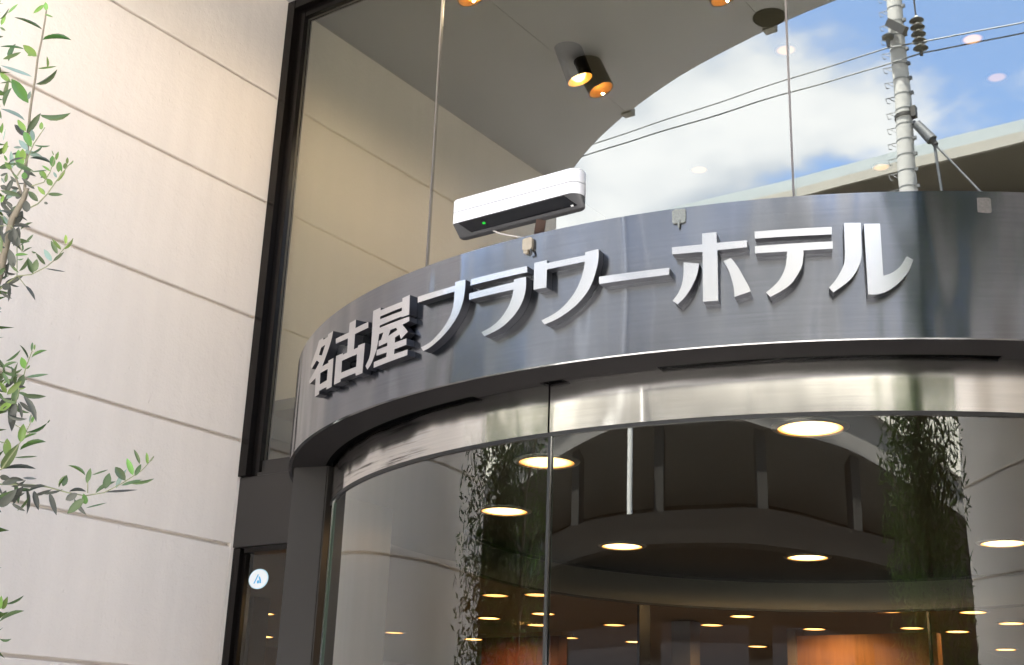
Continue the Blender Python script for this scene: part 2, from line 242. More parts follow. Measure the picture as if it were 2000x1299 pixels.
# ------------------------------------------------------------------ measured outlines: letters on the drum (arc length, height), olive leaves and shoots (metres)
LETTERS=[('名',[[(-0.8796,2.8012),(-0.8874,2.7757),(-0.9097,2.7425),(-0.9512,2.6979),(-0.8972,2.696),(-0.8988,2.704),(-0.8573,2.7024),(-0.8528,2.6044),(-0.8964,2.605),(-0.8956,2.614),(-0.961,2.616),(-0.9602,2.605),(-0.9994,2.6045),(-1.0092,2.6722),(-1.0695,2.6664),(-1.082,2.6795),(-1.0158,2.705),(-0.9851,2.7204),(-1.0139,2.735),(-1.0631,2.718),(-1.0778,2.7319),(-1.0415,2.7646),(-1.0199,2.7833),(-1.0088,2.8025),(-0.9653,2.801),(-0.9648,2.7936),(-0.9215,2.792),(-0.9223,2.8005)],[(-0.9789,2.7698),(-0.9408,2.77),(-0.9644,2.739),(-0.9952,2.7488)],[(-0.964,2.6776),(-0.8982,2.6759),(-0.898,2.6373),(-0.9604,2.638)]]),
('古',[[(-0.7539,2.7942),(-0.7115,2.794),(-0.7107,2.7655),(-0.631,2.7658),(-0.6282,2.7457),(-0.7102,2.7457),(-0.71,2.6947),(-0.6833,2.6947),(-0.6833,2.7012),(-0.642,2.6993),(-0.6434,2.6022),(-0.6848,2.6025),(-0.6872,2.612),(-0.7864,2.6153),(-0.7864,2.6063),(-0.8349,2.607),(-0.8365,2.7038),(-0.7861,2.7005),(-0.7841,2.6955),(-0.7548,2.6953),(-0.7574,2.7434),(-0.8481,2.7483),(-0.8504,2.7664),(-0.754,2.7623)],[(-0.7875,2.6758),(-0.6866,2.6735),(-0.6853,2.6321),(-0.7861,2.6361)]]),
('屋',[[(-0.5649,2.7955),(-0.5631,2.7862),(-0.4502,2.7859),(-0.4514,2.7969),(-0.416,2.7988),(-0.4131,2.7354),(-0.45,2.7352),(-0.4503,2.7382),(-0.5621,2.7363),(-0.5612,2.7287),(-0.4119,2.7292),(-0.4104,2.7143),(-0.4426,2.7105),(-0.4266,2.6952),(-0.4142,2.6819),(-0.4455,2.6658),(-0.4536,2.682),(-0.4753,2.6778),(-0.4752,2.6609),(-0.4186,2.662),(-0.4172,2.6419),(-0.4746,2.6401),(-0.4746,2.625),(-0.4103,2.6258),(-0.4092,2.608),(-0.5792,2.6045),(-0.5804,2.6229),(-0.5136,2.6247),(-0.5135,2.6392),(-0.569,2.6406),(-0.5687,2.6592),(-0.5131,2.6593),(-0.5137,2.6707),(-0.5596,2.6684),(-0.5618,2.6861),(-0.5493,2.6875),(-0.5392,2.7087),(-0.5617,2.7087),(-0.5652,2.6837),(-0.5722,2.6574),(-0.5865,2.6328),(-0.5978,2.6182),(-0.6143,2.6069),(-0.6279,2.6211),(-0.6089,2.6443),(-0.6034,2.6754),(-0.6043,2.7256),(-0.6057,2.7951)],[(-0.5635,2.7656),(-0.4506,2.7667),(-0.4505,2.756),(-0.5624,2.7566)],[(-0.5023,2.7075),(-0.4736,2.7082),(-0.4666,2.6991),(-0.5107,2.6907)]]),
('フ',[[(-0.179,2.7906),(-0.1785,2.7622),(-0.1828,2.7284),(-0.195,2.6964),(-0.2106,2.6754),(-0.2304,2.6551),(-0.256,2.636),(-0.2824,2.6221),(-0.3097,2.6113),(-0.3365,2.6055),(-0.3485,2.6192),(-0.3109,2.6268),(-0.2838,2.6406),(-0.2603,2.6582),(-0.2426,2.6759),(-0.2304,2.6937),(-0.2237,2.7127),(-0.22,2.7364),(-0.2197,2.7631),(-0.3758,2.7641),(-0.3775,2.7831),(-0.2182,2.7803),(-0.2185,2.7917)]]),
('ラ',[[(-0.1572,2.7865),(0.0409,2.7852),(0.0428,2.7664),(-0.1582,2.7676)],[(0.0389,2.754),(0.0397,2.7199),(0.0314,2.6862),(0.0126,2.6563),(-0.0135,2.6337),(-0.0471,2.6162),(-0.0971,2.6036),(-0.1088,2.618),(-0.0757,2.6273),(-0.0506,2.6403),(-0.0306,2.6583),(-0.0155,2.6791),(-0.0062,2.701),(-0.0019,2.7239),(-0.1608,2.7248),(-0.1615,2.7442),(-0.0012,2.7455),(-0.0015,2.7532)]]),
('ワ',[[(0.2632,2.7943),(0.2629,2.763),(0.2545,2.7247),(0.2404,2.6898),(0.2216,2.6643),(0.1969,2.642),(0.1673,2.6248),(0.1394,2.6128),(0.1039,2.6038),(0.0933,2.6173),(0.1295,2.6286),(0.1575,2.6438),(0.1803,2.6642),(0.1983,2.6876),(0.2116,2.714),(0.2191,2.7392),(0.2233,2.7647),(0.1065,2.7623),(0.106,2.7102),(0.065,2.7104),(0.0648,2.7895),(0.1056,2.79),(0.1064,2.7808),(0.2236,2.7828),(0.2235,2.7917)]]),
('ー',[[(0.2654,2.7143),(0.461,2.7124),(0.4602,2.6933),(0.2661,2.6934)]]),
('ホ',[[(0.5482,2.7974),(0.5854,2.7968),(0.5858,2.7671),(0.663,2.7661),(0.6625,2.7472),(0.5869,2.7464),(0.5868,2.609),(0.548,2.6098),(0.5487,2.7462),(0.4684,2.7486),(0.4682,2.7684),(0.5481,2.767)],[(0.4989,2.7231),(0.5394,2.7145),(0.535,2.69),(0.5274,2.6694),(0.516,2.6473),(0.501,2.6267),(0.4819,2.609),(0.4688,2.6205),(0.4825,2.6374),(0.4921,2.6577),(0.4979,2.6863)],[(0.6021,2.7151),(0.6208,2.7214),(0.6333,2.7033),(0.6453,2.6809),(0.6554,2.6589),(0.6638,2.641),(0.6683,2.6267),(0.6277,2.6149),(0.6268,2.6384),(0.6217,2.6638),(0.6141,2.6896)]]),
('テ',[[(0.6822,2.7884),(0.8731,2.7871),(0.8721,2.7665),(0.6827,2.7688)],[(0.6822,2.7484),(0.8735,2.7476),(0.8726,2.7281),(0.8014,2.7275),(0.8002,2.7078),(0.7959,2.6852),(0.7837,2.6613),(0.7692,2.6413),(0.7479,2.6248),(0.7161,2.6081),(0.7064,2.6211),(0.7239,2.635),(0.7402,2.6528),(0.7513,2.6729),(0.7582,2.6954),(0.7616,2.7272),(0.6823,2.7284)]]),
('ル',[[(0.9034,2.7962),(0.9437,2.7947),(0.9424,2.7234),(0.9383,2.6932),(0.9294,2.6708),(0.9165,2.6507),(0.9004,2.6344),(0.8688,2.6114),(0.8589,2.6246),(0.8736,2.6412),(0.8865,2.6613),(0.897,2.6835),(0.9012,2.7099)],[(0.9513,2.7916),(0.9903,2.791),(0.9897,2.6511),(1.0081,2.6572),(1.0221,2.6663),(1.0347,2.6792),(1.0489,2.7019),(1.0635,2.6919),(1.0544,2.6695),(1.043,2.6509),(1.0267,2.6326),(1.009,2.6181),(0.9899,2.6073),(0.9695,2.6027),(0.9511,2.6037)]]),
]
LEAVES=[[1.285,-2.023,3.327,1.29,-2.032,3.347,0.78,-0.49,-0.39,0.0113,0],
[1.27,-2.024,3.349,1.252,-2.039,3.321,0.86,-0.36,-0.37,0.0101,0],
[1.334,-2.054,3.282,1.344,-2.035,3.28,0.88,-0.47,0.09,0.006,0],
[1.232,-1.994,3.303,1.189,-2.055,3.323,0.63,-0.2,0.75,0.016,1],
[1.27,-2.009,3.251,1.348,-1.975,3.242,0.33,-0.56,0.76,0.016,1],
[1.229,-1.994,3.222,1.192,-2.017,3.257,0.44,-0.89,-0.11,0.0201,0],
[1.22,-1.994,3.235,1.195,-2.001,3.232,0.28,-0.72,-0.64,0.0088,0],
[1.311,-2.007,3.156,1.324,-2.022,3.178,0.83,-0.09,-0.55,0.0065,0],
[1.277,-2.013,3.161,1.308,-1.98,3.174,0.18,0.24,-0.96,0.0104,0],
[1.257,-2.048,3.206,1.222,-2.095,3.201,0.49,-0.42,0.77,0.013,1],
[1.25,-1.995,3.132,1.315,-1.981,3.163,0.37,0.27,-0.89,0.016,1],
[1.258,-2.014,3.141,1.207,-2.078,3.16,0.74,-0.44,0.51,0.016,3],
[1.184,-1.968,3.108,1.148,-2.007,3.173,0.65,-0.76,-0.09,0.0278,0],
[1.18,-2.023,3.143,1.151,-2.043,3.171,0.49,-0.86,-0.11,0.0138,0],
[1.214,-2.045,3.126,1.193,-2.061,3.119,0.23,0.06,-0.97,0.006,1],
[1.173,-1.963,3.061,1.136,-2.016,3.082,0.8,-0.36,0.49,0.0151,3],
[1.226,-1.954,3.068,1.314,-1.921,3.063,-0.12,0.18,-0.98,0.016,1],
[1.2,-1.967,3.013,1.238,-1.96,3.066,0.74,-0.47,-0.48,0.0162,1],
[1.191,-1.967,3.008,1.17,-1.988,3.038,0.14,-0.85,-0.51,0.0093,2],
[1.208,-1.974,3.014,1.197,-1.997,3.042,0.73,-0.64,-0.24,0.0099,0],
[1.159,-2.013,3.003,1.175,-2.023,3.025,0.77,-0.1,-0.63,0.0065,0],
[1.207,-2.101,3.286,1.226,-2.093,3.317,0.59,0.61,-0.52,0.0081,1],
[1.196,-2.089,3.278,1.216,-2.093,3.302,0.67,-0.4,-0.62,0.0087,0],
[1.195,-2.09,3.271,1.202,-2.077,3.265,0.7,-0.58,-0.43,0.0062,1],
[1.206,-1.983,3.105,1.22,-1.989,3.123,0.66,-0.4,-0.64,0.0088,3],
[1.305,-2.009,2.926,1.285,-2.024,2.969,0.68,-0.73,0.05,0.018,0],
[1.268,-2.01,2.982,1.25,-2.028,3.01,0.64,-0.76,-0.09,0.0142,0],
[1.269,-1.985,2.963,1.263,-1.992,2.996,0.78,-0.62,0.0,0.0122,3],
[1.229,-1.988,2.983,1.201,-2.006,3.022,0.83,-0.18,0.52,0.0113,2],
[1.253,-1.986,2.942,1.23,-2.003,2.97,0.56,-0.83,-0.04,0.0143,3],
[1.249,-2.002,2.944,1.233,-2.015,2.942,0.58,-0.68,-0.45,0.0061,3],
[1.215,-1.975,2.907,1.224,-1.996,2.947,0.79,-0.46,-0.41,0.0225,0],
[1.243,-1.989,2.913,1.261,-2.006,2.935,0.63,-0.28,-0.72,0.0163,0],
[1.198,-2.02,2.93,1.216,-2.025,2.961,0.75,-0.44,-0.49,0.0112,0],
[1.165,-2.02,3.001,1.177,-2.024,3.026,0.78,-0.44,-0.45,0.0062,0],
[1.208,-2.032,2.961,1.221,-2.038,2.991,-0.13,-0.98,-0.14,0.0073,3],
[1.205,-1.992,2.893,1.187,-2.005,2.917,0.59,-0.81,0.0,0.0122,0],
[1.209,-1.994,2.898,1.21,-2.007,2.942,0.82,-0.54,-0.18,0.0102,3],
[1.231,-2.024,2.9,1.235,-2.038,2.91,0.77,-0.24,-0.59,0.0061,0],
[1.2,-2.018,2.868,1.211,-2.006,2.879,0.82,-0.43,-0.37,0.0061,2],
[1.207,-2.005,2.854,1.222,-2.013,2.873,0.65,-0.38,-0.66,0.0081,1],
[1.21,-2.008,2.849,1.206,-2.018,2.862,0.33,-0.78,-0.54,0.006,3],
[1.183,-1.986,2.834,1.203,-1.983,2.877,0.82,-0.46,-0.35,0.0122,2],
[1.158,-1.966,2.834,1.179,-1.952,2.867,0.83,-0.45,-0.34,0.0123,3],
[1.22,-1.962,2.828,1.212,-1.976,2.833,0.76,-0.54,-0.36,0.0224,2],
[1.169,-1.986,2.813,1.173,-1.983,2.835,0.89,-0.45,-0.12,0.0082,0],
[1.243,-1.943,2.851,1.231,-1.978,2.872,0.79,-0.48,-0.39,0.0102,2],
[1.249,-1.979,2.863,1.25,-1.984,2.881,0.82,-0.52,-0.21,0.0142,0],
[1.2,-1.942,2.888,1.195,-1.949,2.925,0.8,-0.6,-0.01,0.0145,2],
[1.266,-1.942,2.811,1.25,-1.964,2.835,0.69,-0.7,-0.18,0.0152,1],
[1.335,-1.968,2.802,1.321,-1.984,2.823,0.66,-0.74,-0.12,0.0099,0],
[1.245,-1.913,2.85,1.241,-1.925,2.862,0.77,-0.55,-0.32,0.0062,3],
[1.266,-1.918,2.841,1.291,-1.89,2.845,0.71,-0.58,-0.4,0.0092,1],
[1.309,-1.951,2.794,1.315,-1.943,2.792,0.69,-0.64,-0.35,0.007,2],
[1.291,-1.956,2.866,1.287,-1.959,2.868,0.71,-0.54,0.46,0.006,2],
[1.259,-1.922,2.881,1.234,-1.932,2.912,0.49,-0.86,0.13,0.0144,0],
[1.232,-1.889,2.886,1.231,-1.907,2.899,0.79,-0.37,-0.48,0.0146,0],
[1.283,-1.928,2.91,1.283,-1.934,2.941,0.82,-0.56,-0.11,0.0143,0],
[1.28,-1.92,2.934,1.29,-1.923,2.956,0.77,-0.48,-0.41,0.0072,0],
[1.34,-1.966,2.912,1.335,-1.97,2.926,0.86,0.29,0.42,0.006,0],
[1.31,-1.926,2.889,1.305,-1.926,2.922,0.82,-0.56,0.13,0.0122,0],
[1.315,-1.92,2.891,1.314,-1.928,2.917,0.8,-0.59,-0.14,0.0061,0],
[1.287,-1.894,2.917,1.286,-1.895,2.936,0.82,-0.57,-0.01,0.0114,0],
[1.297,-1.897,2.928,1.3,-1.901,2.946,0.81,-0.53,-0.25,0.0072,0],
[1.284,-1.908,2.877,1.299,-1.9,2.91,0.84,-0.46,-0.27,0.0082,0],
[1.271,-1.904,2.893,1.26,-1.909,2.91,0.57,-0.81,0.14,0.0072,3],
[1.287,-1.934,2.894,1.269,-1.95,2.909,0.65,-0.76,-0.01,0.0062,0],
[1.297,-1.944,2.911,1.253,-1.978,2.922,0.47,-0.36,0.81,0.0124,2],
[1.301,-1.952,2.887,1.264,-1.981,2.878,-0.03,0.35,-0.94,0.0104,1],
[1.282,-1.988,2.948,1.32,-1.967,2.945,-0.19,0.22,-0.96,0.0095,1],
[1.253,-1.979,2.936,1.282,-1.965,2.956,0.19,0.66,-0.73,0.0083,1],
[1.303,-1.99,2.985,1.313,-1.998,3.001,0.67,-0.38,-0.63,0.0101,0],
[1.372,-1.94,2.888,1.379,-1.932,2.901,0.5,0.63,-0.6,0.006,0],
[1.168,-1.951,2.818,1.163,-1.972,2.826,0.84,-0.35,-0.43,0.0062,2],
[1.16,-1.934,2.815,1.145,-1.944,2.799,0.74,-0.51,-0.43,0.0186,2],
[1.255,-1.961,2.776,1.261,-1.972,2.803,0.8,-0.48,-0.36,0.0201,2],
[1.134,-1.934,2.807,1.123,-1.958,2.814,0.91,-0.38,0.13,0.006,2],
[1.196,-1.958,2.857,1.166,-1.968,2.866,0.22,-0.93,-0.3,0.0082,2],
[1.265,-2.01,2.837,1.263,-2.027,2.848,0.81,-0.39,-0.44,0.008,2],
[1.171,-1.976,2.856,1.163,-1.993,2.86,0.8,-0.45,-0.39,0.0123,2],
[1.251,-1.997,2.855,1.246,-2.014,2.867,0.78,-0.5,-0.37,0.006,1],
[1.16,-1.933,2.774,1.179,-1.927,2.811,0.82,-0.47,-0.34,0.0204,2],
[1.212,-1.959,2.701,1.231,-1.974,2.735,0.71,-0.4,-0.58,0.0254,2],
[1.217,-1.957,2.693,1.234,-1.963,2.74,0.81,-0.48,-0.35,0.0199,2],
[1.232,-1.957,2.688,1.247,-1.966,2.709,0.66,-0.41,-0.63,0.0126,2],
[1.211,-1.943,2.743,1.23,-1.924,2.767,0.28,-0.84,0.47,0.008,1],
[1.25,-1.945,2.7,1.273,-1.943,2.717,0.53,-0.55,-0.64,0.0063,1],
[1.252,-1.965,2.683,1.26,-1.956,2.694,0.44,0.52,-0.74,0.006,1],
[1.186,-1.913,2.699,1.167,-1.937,2.718,0.85,-0.3,0.44,0.0078,2],
[1.235,-1.941,2.681,1.239,-1.948,2.697,0.98,0.16,-0.13,0.006,1],
[1.216,-1.929,2.684,1.234,-1.916,2.7,0.4,-0.87,0.28,0.0061,1],
[1.232,-1.958,2.663,1.261,-1.94,2.665,0.53,-0.84,-0.14,0.0075,0],
[1.214,-1.946,2.637,1.219,-1.969,2.679,0.81,-0.47,-0.36,0.0199,2],
[1.243,-1.958,2.649,1.263,-1.952,2.65,0.11,-0.11,-0.99,0.006,1],
[1.261,-1.919,2.621,1.268,-1.945,2.654,0.79,-0.4,-0.47,0.0144,1],
[1.291,-1.935,2.614,1.306,-1.942,2.643,0.74,-0.47,-0.49,0.016,1],
[1.274,-1.897,2.65,1.27,-1.927,2.673,0.81,-0.42,-0.4,0.0091,1],
[1.226,-1.898,2.693,1.216,-1.906,2.696,0.19,-0.56,-0.81,0.006,1],
[1.26,-1.872,2.671,1.239,-1.886,2.704,0.62,-0.78,0.07,0.0137,3],
[1.343,-1.912,2.66,1.342,-1.935,2.688,0.79,-0.48,-0.38,0.0116,1],
[1.35,-1.908,2.671,1.345,-1.935,2.692,0.8,-0.46,-0.39,0.008,0],
[1.391,-1.924,2.672,1.403,-1.936,2.691,0.67,-0.38,-0.64,0.0079,0],
[1.302,-1.894,2.655,1.326,-1.883,2.679,0.71,-0.55,-0.44,0.0081,1],
[1.349,-1.902,2.675,1.366,-1.89,2.704,0.67,0.46,-0.59,0.0078,0],
[1.245,-1.876,2.652,1.286,-1.844,2.646,0.36,-0.3,0.88,0.0116,2],
[1.227,-1.913,2.596,1.247,-1.891,2.559,0.9,-0.24,0.35,0.0103,2],
[1.18,-1.93,2.607,1.199,-1.912,2.599,0.4,-0.67,-0.63,0.0061,2],
[1.204,-1.961,2.589,1.206,-1.943,2.58,0.85,-0.32,-0.41,0.0179,2],
[1.24,-1.984,2.554,1.264,-1.965,2.537,0.33,-0.83,-0.45,0.0077,2],
[1.2,-1.928,2.629,1.174,-1.954,2.636,-0.06,-0.22,-0.97,0.0083,2],
[1.179,-1.976,2.714,1.193,-1.97,2.723,0.58,-0.61,-0.55,0.0073,2],
[1.11,-1.934,2.731,1.126,-1.931,2.743,0.59,-0.56,-0.59,0.0112,2],
[1.199,-1.997,2.755,1.208,-1.993,2.736,0.37,-0.93,0.01,0.006,2],
[1.197,-1.968,2.686,1.186,-1.977,2.693,0.7,-0.37,0.61,0.006,2],
[1.125,-1.934,2.679,1.141,-1.924,2.68,0.53,-0.76,-0.38,0.0074,1],
[1.295,-1.908,2.411,1.292,-1.908,2.435,0.82,-0.55,0.13,0.0062,1],
[1.26,-1.88,2.428,1.267,-1.884,2.441,0.23,-0.88,-0.42,0.006,0],
[1.239,-1.879,2.408,1.236,-1.907,2.438,0.84,0.36,0.41,0.009,1],
[1.242,-1.872,2.413,1.271,-1.85,2.434,0.33,-0.85,0.41,0.0093,0],
[1.245,-1.886,2.379,1.256,-1.909,2.402,0.76,-0.25,-0.61,0.0158,0],
[1.228,-1.873,2.385,1.233,-1.867,2.396,0.88,0.11,-0.47,0.006,0],
[1.22,-1.885,2.367,1.185,-1.911,2.378,0.27,-0.66,-0.7,0.0098,1],
[1.251,-1.884,2.356,1.283,-1.843,2.371,0.52,-0.62,0.59,0.0119,1],
[1.255,-1.927,2.326,1.244,-1.945,2.355,0.78,-0.62,-0.09,0.0093,1],
[1.234,-1.888,2.333,1.249,-1.89,2.363,0.76,-0.51,-0.4,0.0177,1],
[1.24,-1.92,2.304,1.284,-1.914,2.335,0.5,-0.63,-0.59,0.014,0],
[1.211,-1.905,2.316,1.213,-1.928,2.338,0.84,-0.33,-0.43,0.0118,0],
[1.209,-1.88,2.298,1.223,-1.886,2.335,0.79,-0.5,-0.36,0.0177,1],
[1.206,-1.874,2.335,1.227,-1.864,2.34,0.46,-0.79,-0.41,0.0079,0],
[1.252,-1.887,2.31,1.283,-1.84,2.314,0.71,-0.41,-0.57,0.0125,1],
[1.218,-1.88,2.323,1.235,-1.847,2.313,0.9,-0.41,0.12,0.0085,1],
[1.184,-1.898,2.276,1.224,-1.892,2.297,0.4,-0.7,-0.6,0.0157,0],
[1.148,-1.878,2.298,1.181,-1.87,2.316,0.46,-0.7,-0.54,0.0199,2],
[1.28,-1.9,2.299,1.297,-1.865,2.24,0.96,-0.23,0.12,0.0157,2],
[1.198,-1.857,2.307,1.214,-1.825,2.283,0.8,-0.57,-0.2,0.0103,2],
[1.242,-1.888,2.291,1.248,-1.874,2.252,0.97,-0.23,0.06,0.0094,2],
[1.187,-1.869,2.301,1.192,-1.861,2.229,0.83,-0.55,-0.01,0.0199,2],
[1.25,-1.899,2.284,1.236,-1.898,2.237,0.82,-0.51,-0.25,0.0175,2],
[1.208,-1.888,2.286,1.188,-1.893,2.275,0.49,-0.7,-0.52,0.0118,2],
[1.214,-1.846,2.203,1.225,-1.853,2.248,0.81,-0.51,-0.29,0.0189,0],
[1.228,-1.838,2.252,1.226,-1.838,2.276,0.55,-0.83,0.04,0.006,3],
[1.273,-1.862,2.241,1.273,-1.859,2.262,0.86,-0.51,0.07,0.0062,0],
[1.194,-1.819,2.238,1.231,-1.792,2.263,0.32,0.35,-0.88,0.0115,1],
[1.301,-1.837,2.243,1.307,-1.836,2.252,0.73,0.4,-0.56,0.006,1],
[1.194,-1.832,2.213,1.241,-1.822,2.227,0.05,-0.88,0.48,0.011,0],
[1.214,-1.843,2.184,1.289,-1.824,2.2,-0.01,-0.62,0.79,0.016,1],
[1.212,-1.855,2.162,1.273,-1.831,2.164,-0.01,0.12,-0.99,0.0146,1],
[1.126,-1.826,2.148,1.214,-1.791,2.146,0.22,-0.49,0.84,0.016,2],
[1.139,-1.839,2.144,1.198,-1.838,2.205,0.59,-0.58,-0.56,0.0238,1],
[1.166,-1.846,2.172,1.162,-1.852,2.218,0.83,-0.55,-0.0,0.0198,0],
[1.104,-1.818,2.132,1.134,-1.805,2.125,0.37,-0.92,-0.08,0.014,2],
[1.169,-1.824,2.1,1.192,-1.8,2.119,0.62,-0.0,-0.78,0.0083,2],
[1.132,-1.823,2.06,1.153,-1.825,2.091,0.69,-0.54,-0.49,0.0158,2],
[1.166,-1.842,2.045,1.226,-1.842,2.085,0.42,-0.66,-0.62,0.0215,2],
[1.176,-1.823,2.06,1.209,-1.815,2.098,0.66,-0.61,-0.43,0.0196,2],
[1.153,-1.84,2.103,1.175,-1.826,2.115,0.62,-0.71,-0.34,0.0118,2],
[1.19,-1.795,2.098,1.183,-1.777,2.036,0.95,0.33,-0.0,0.0143,2],
[1.264,-1.82,2.08,1.275,-1.806,2.033,0.8,-0.6,-0.0,0.0139,2],
[1.194,-1.729,2.098,1.207,-1.708,2.043,0.79,-0.61,-0.03,0.0137,2],
[1.23,-1.851,2.097,1.26,-1.805,2.097,0.41,-0.27,-0.87,0.0121,2],
[1.224,-1.809,2.084,1.272,-1.791,2.097,0.12,-0.77,0.63,0.0116,2],
[1.176,-1.76,2.087,1.23,-1.748,2.101,0.28,-0.2,-0.94,0.0125,2],
[1.263,-1.804,2.079,1.307,-1.769,2.09,0.23,0.0,-0.97,0.0125,2],
[1.298,-1.775,2.094,1.33,-1.778,2.122,-0.2,-0.97,0.13,0.0094,1],
[1.312,-1.774,2.096,1.312,-1.768,2.125,0.85,-0.51,0.11,0.014,1],
[1.336,-1.747,2.081,1.306,-1.757,2.065,0.48,-0.76,-0.43,0.0175,2],
[1.285,-1.735,2.092,1.331,-1.719,2.091,0.21,-0.58,0.79,0.0107,2],
[1.358,-1.742,2.067,1.33,-1.763,2.028,0.77,-0.6,-0.23,0.0194,1],
[1.309,-1.735,2.072,1.319,-1.699,2.036,0.51,-0.67,-0.54,0.0115,2],
[1.319,-1.706,2.063,1.324,-1.721,2.087,0.79,-0.44,-0.43,0.0142,0],
[1.306,-1.695,2.056,1.34,-1.66,2.073,0.1,-0.52,0.85,0.0115,1],
[1.334,-1.723,2.112,1.339,-1.722,2.15,0.82,-0.57,-0.08,0.0126,1],
[1.325,-1.725,2.132,1.289,-1.753,2.155,0.53,-0.01,0.85,0.0111,1],
[1.394,-1.755,2.12,1.441,-1.744,2.131,0.19,0.19,-0.96,0.0109,1],
[1.395,-1.712,2.094,1.404,-1.712,2.133,0.8,-0.58,-0.18,0.0187,1],
[1.377,-1.724,2.082,1.406,-1.691,2.115,0.54,-0.78,0.31,0.0122,1],
[1.351,-1.679,2.095,1.398,-1.616,2.109,0.24,-0.38,0.89,0.016,2],
[1.367,-1.659,2.107,1.391,-1.653,2.156,0.47,-0.88,-0.12,0.0122,3],
[1.418,-1.672,2.12,1.392,-1.689,2.154,0.62,-0.78,0.09,0.0196,1],
[1.417,-1.682,2.106,1.473,-1.665,2.118,0.14,-0.84,0.52,0.013,1],
[1.417,-1.651,2.138,1.408,-1.67,2.179,0.77,-0.62,-0.13,0.0142,0],
[1.47,-1.676,2.156,1.463,-1.694,2.19,0.88,-0.47,-0.07,0.0088,1],
[1.455,-1.674,2.128,1.481,-1.68,2.154,0.49,-0.59,-0.64,0.0117,1],
[1.396,-1.653,2.122,1.468,-1.624,2.13,0.08,0.06,-0.99,0.016,1],
[1.455,-1.641,2.164,1.456,-1.649,2.193,0.78,-0.6,-0.2,0.0079,0],
[1.442,-1.627,2.173,1.447,-1.617,2.192,0.91,0.23,-0.36,0.006,0],
[1.144,-1.778,1.775,1.214,-1.761,1.799,0.06,-0.89,0.45,0.016,1],
[1.097,-1.746,1.809,1.12,-1.752,1.839,0.62,-0.53,-0.57,0.0128,0],
[1.103,-1.757,1.807,1.122,-1.771,1.839,0.69,-0.41,-0.6,0.0102,0],
[1.095,-1.739,1.822,1.146,-1.725,1.843,0.32,0.2,-0.92,0.0126,1],
[1.072,-1.723,1.739,1.108,-1.715,1.739,0.08,-0.38,-0.92,0.0082,1],
[1.235,-1.985,2.908,1.203,-2.014,2.903,0.04,0.14,-0.99,0.0109,1],
[1.193,-1.958,2.732,1.209,-1.954,2.693,0.87,0.28,0.4,0.0105,1],
[1.154,-1.933,2.947,1.174,-1.902,2.921,0.31,-0.72,-0.62,0.0113,2],
[1.192,-1.985,2.809,1.199,-1.96,2.792,0.74,-0.51,-0.44,0.0077,2],
[1.172,-1.982,2.791,1.197,-1.938,2.786,0.86,-0.47,0.2,0.0126,2],
[1.296,-2.038,2.873,1.344,-2.015,2.847,0.21,-0.88,-0.42,0.014,1],
[1.179,-1.939,2.797,1.186,-1.913,2.786,0.12,-0.4,-0.91,0.0073,2],
[1.194,-1.961,2.752,1.169,-1.972,2.783,0.18,-0.96,-0.21,0.0104,3],
[1.211,-1.957,2.772,1.174,-1.969,2.789,-0.25,-0.45,-0.86,0.0108,2],
[1.121,-1.91,2.786,1.079,-1.928,2.809,0.09,-0.84,-0.53,0.0128,1],
[1.142,-1.916,2.76,1.115,-1.947,2.726,0.4,0.49,-0.78,0.0135,2],
[1.176,-1.985,2.95,1.2,-1.958,2.949,0.62,-0.52,0.59,0.0091,2],
[1.133,-1.992,2.94,1.112,-2.027,2.964,0.46,-0.68,-0.57,0.0119,2],
[1.135,-1.967,2.831,1.164,-1.944,2.798,0.36,-0.88,-0.3,0.0124,2],
[1.201,-1.98,2.922,1.212,-1.964,2.962,0.89,-0.45,-0.05,0.011,3],
[1.229,-1.98,2.949,1.265,-1.943,2.933,0.48,-0.7,-0.54,0.0135,3],
[1.134,-1.94,2.955,1.083,-1.961,2.944,0.43,-0.76,-0.49,0.014,1],
[1.142,-1.957,2.811,1.155,-1.952,2.863,0.33,-0.94,0.01,0.0135,2],
[1.239,-1.976,2.818,1.186,-2.003,2.837,0.49,-0.85,0.17,0.014,1],
[1.219,-1.993,2.701,1.252,-1.988,2.719,0.09,-0.99,0.13,0.0095,2],
[1.14,-1.999,2.97,1.098,-2.018,2.971,0.37,-0.86,-0.35,0.0116,2],
[1.153,-1.959,2.803,1.122,-1.982,2.801,0.46,-0.67,0.59,0.0097,3],
[1.251,-2.031,2.886,1.278,-2.007,2.904,0.45,-0.79,0.41,0.0101,2],
[1.176,-1.984,2.773,1.152,-1.963,2.73,0.83,-0.16,-0.54,0.0135,2],
[1.122,-1.925,2.906,1.148,-1.906,2.905,-0.03,-0.0,-1.0,0.0081,2],
[1.201,-1.946,2.813,1.158,-1.952,2.802,0.24,-0.88,-0.41,0.0111,1],
[1.169,-1.943,2.726,1.213,-1.912,2.721,0.49,-0.77,-0.42,0.0137,1],
[1.249,-2.025,2.715,1.261,-2.008,2.669,0.95,0.11,0.3,0.0126,2],
[1.125,-1.923,2.619,1.082,-1.943,2.59,0.56,-0.76,-0.31,0.0137,2],
[1.184,-1.911,2.646,1.196,-1.899,2.686,0.94,0.11,-0.32,0.0108,1],
[1.252,-1.991,2.613,1.21,-1.993,2.59,0.43,-0.52,-0.74,0.012,1],
[1.134,-1.924,2.773,1.098,-1.917,2.734,0.52,-0.6,-0.61,0.0135,2],
[1.113,-1.907,2.786,1.096,-1.944,2.811,0.73,-0.58,-0.35,0.0118,1],
[1.147,-1.964,2.733,1.136,-1.994,2.725,0.91,-0.23,-0.34,0.0081,2],
[1.202,-1.987,2.719,1.187,-1.97,2.672,0.45,-0.78,-0.43,0.0132,1],
[1.109,-1.913,2.64,1.147,-1.916,2.676,0.26,-0.9,-0.35,0.013,2],
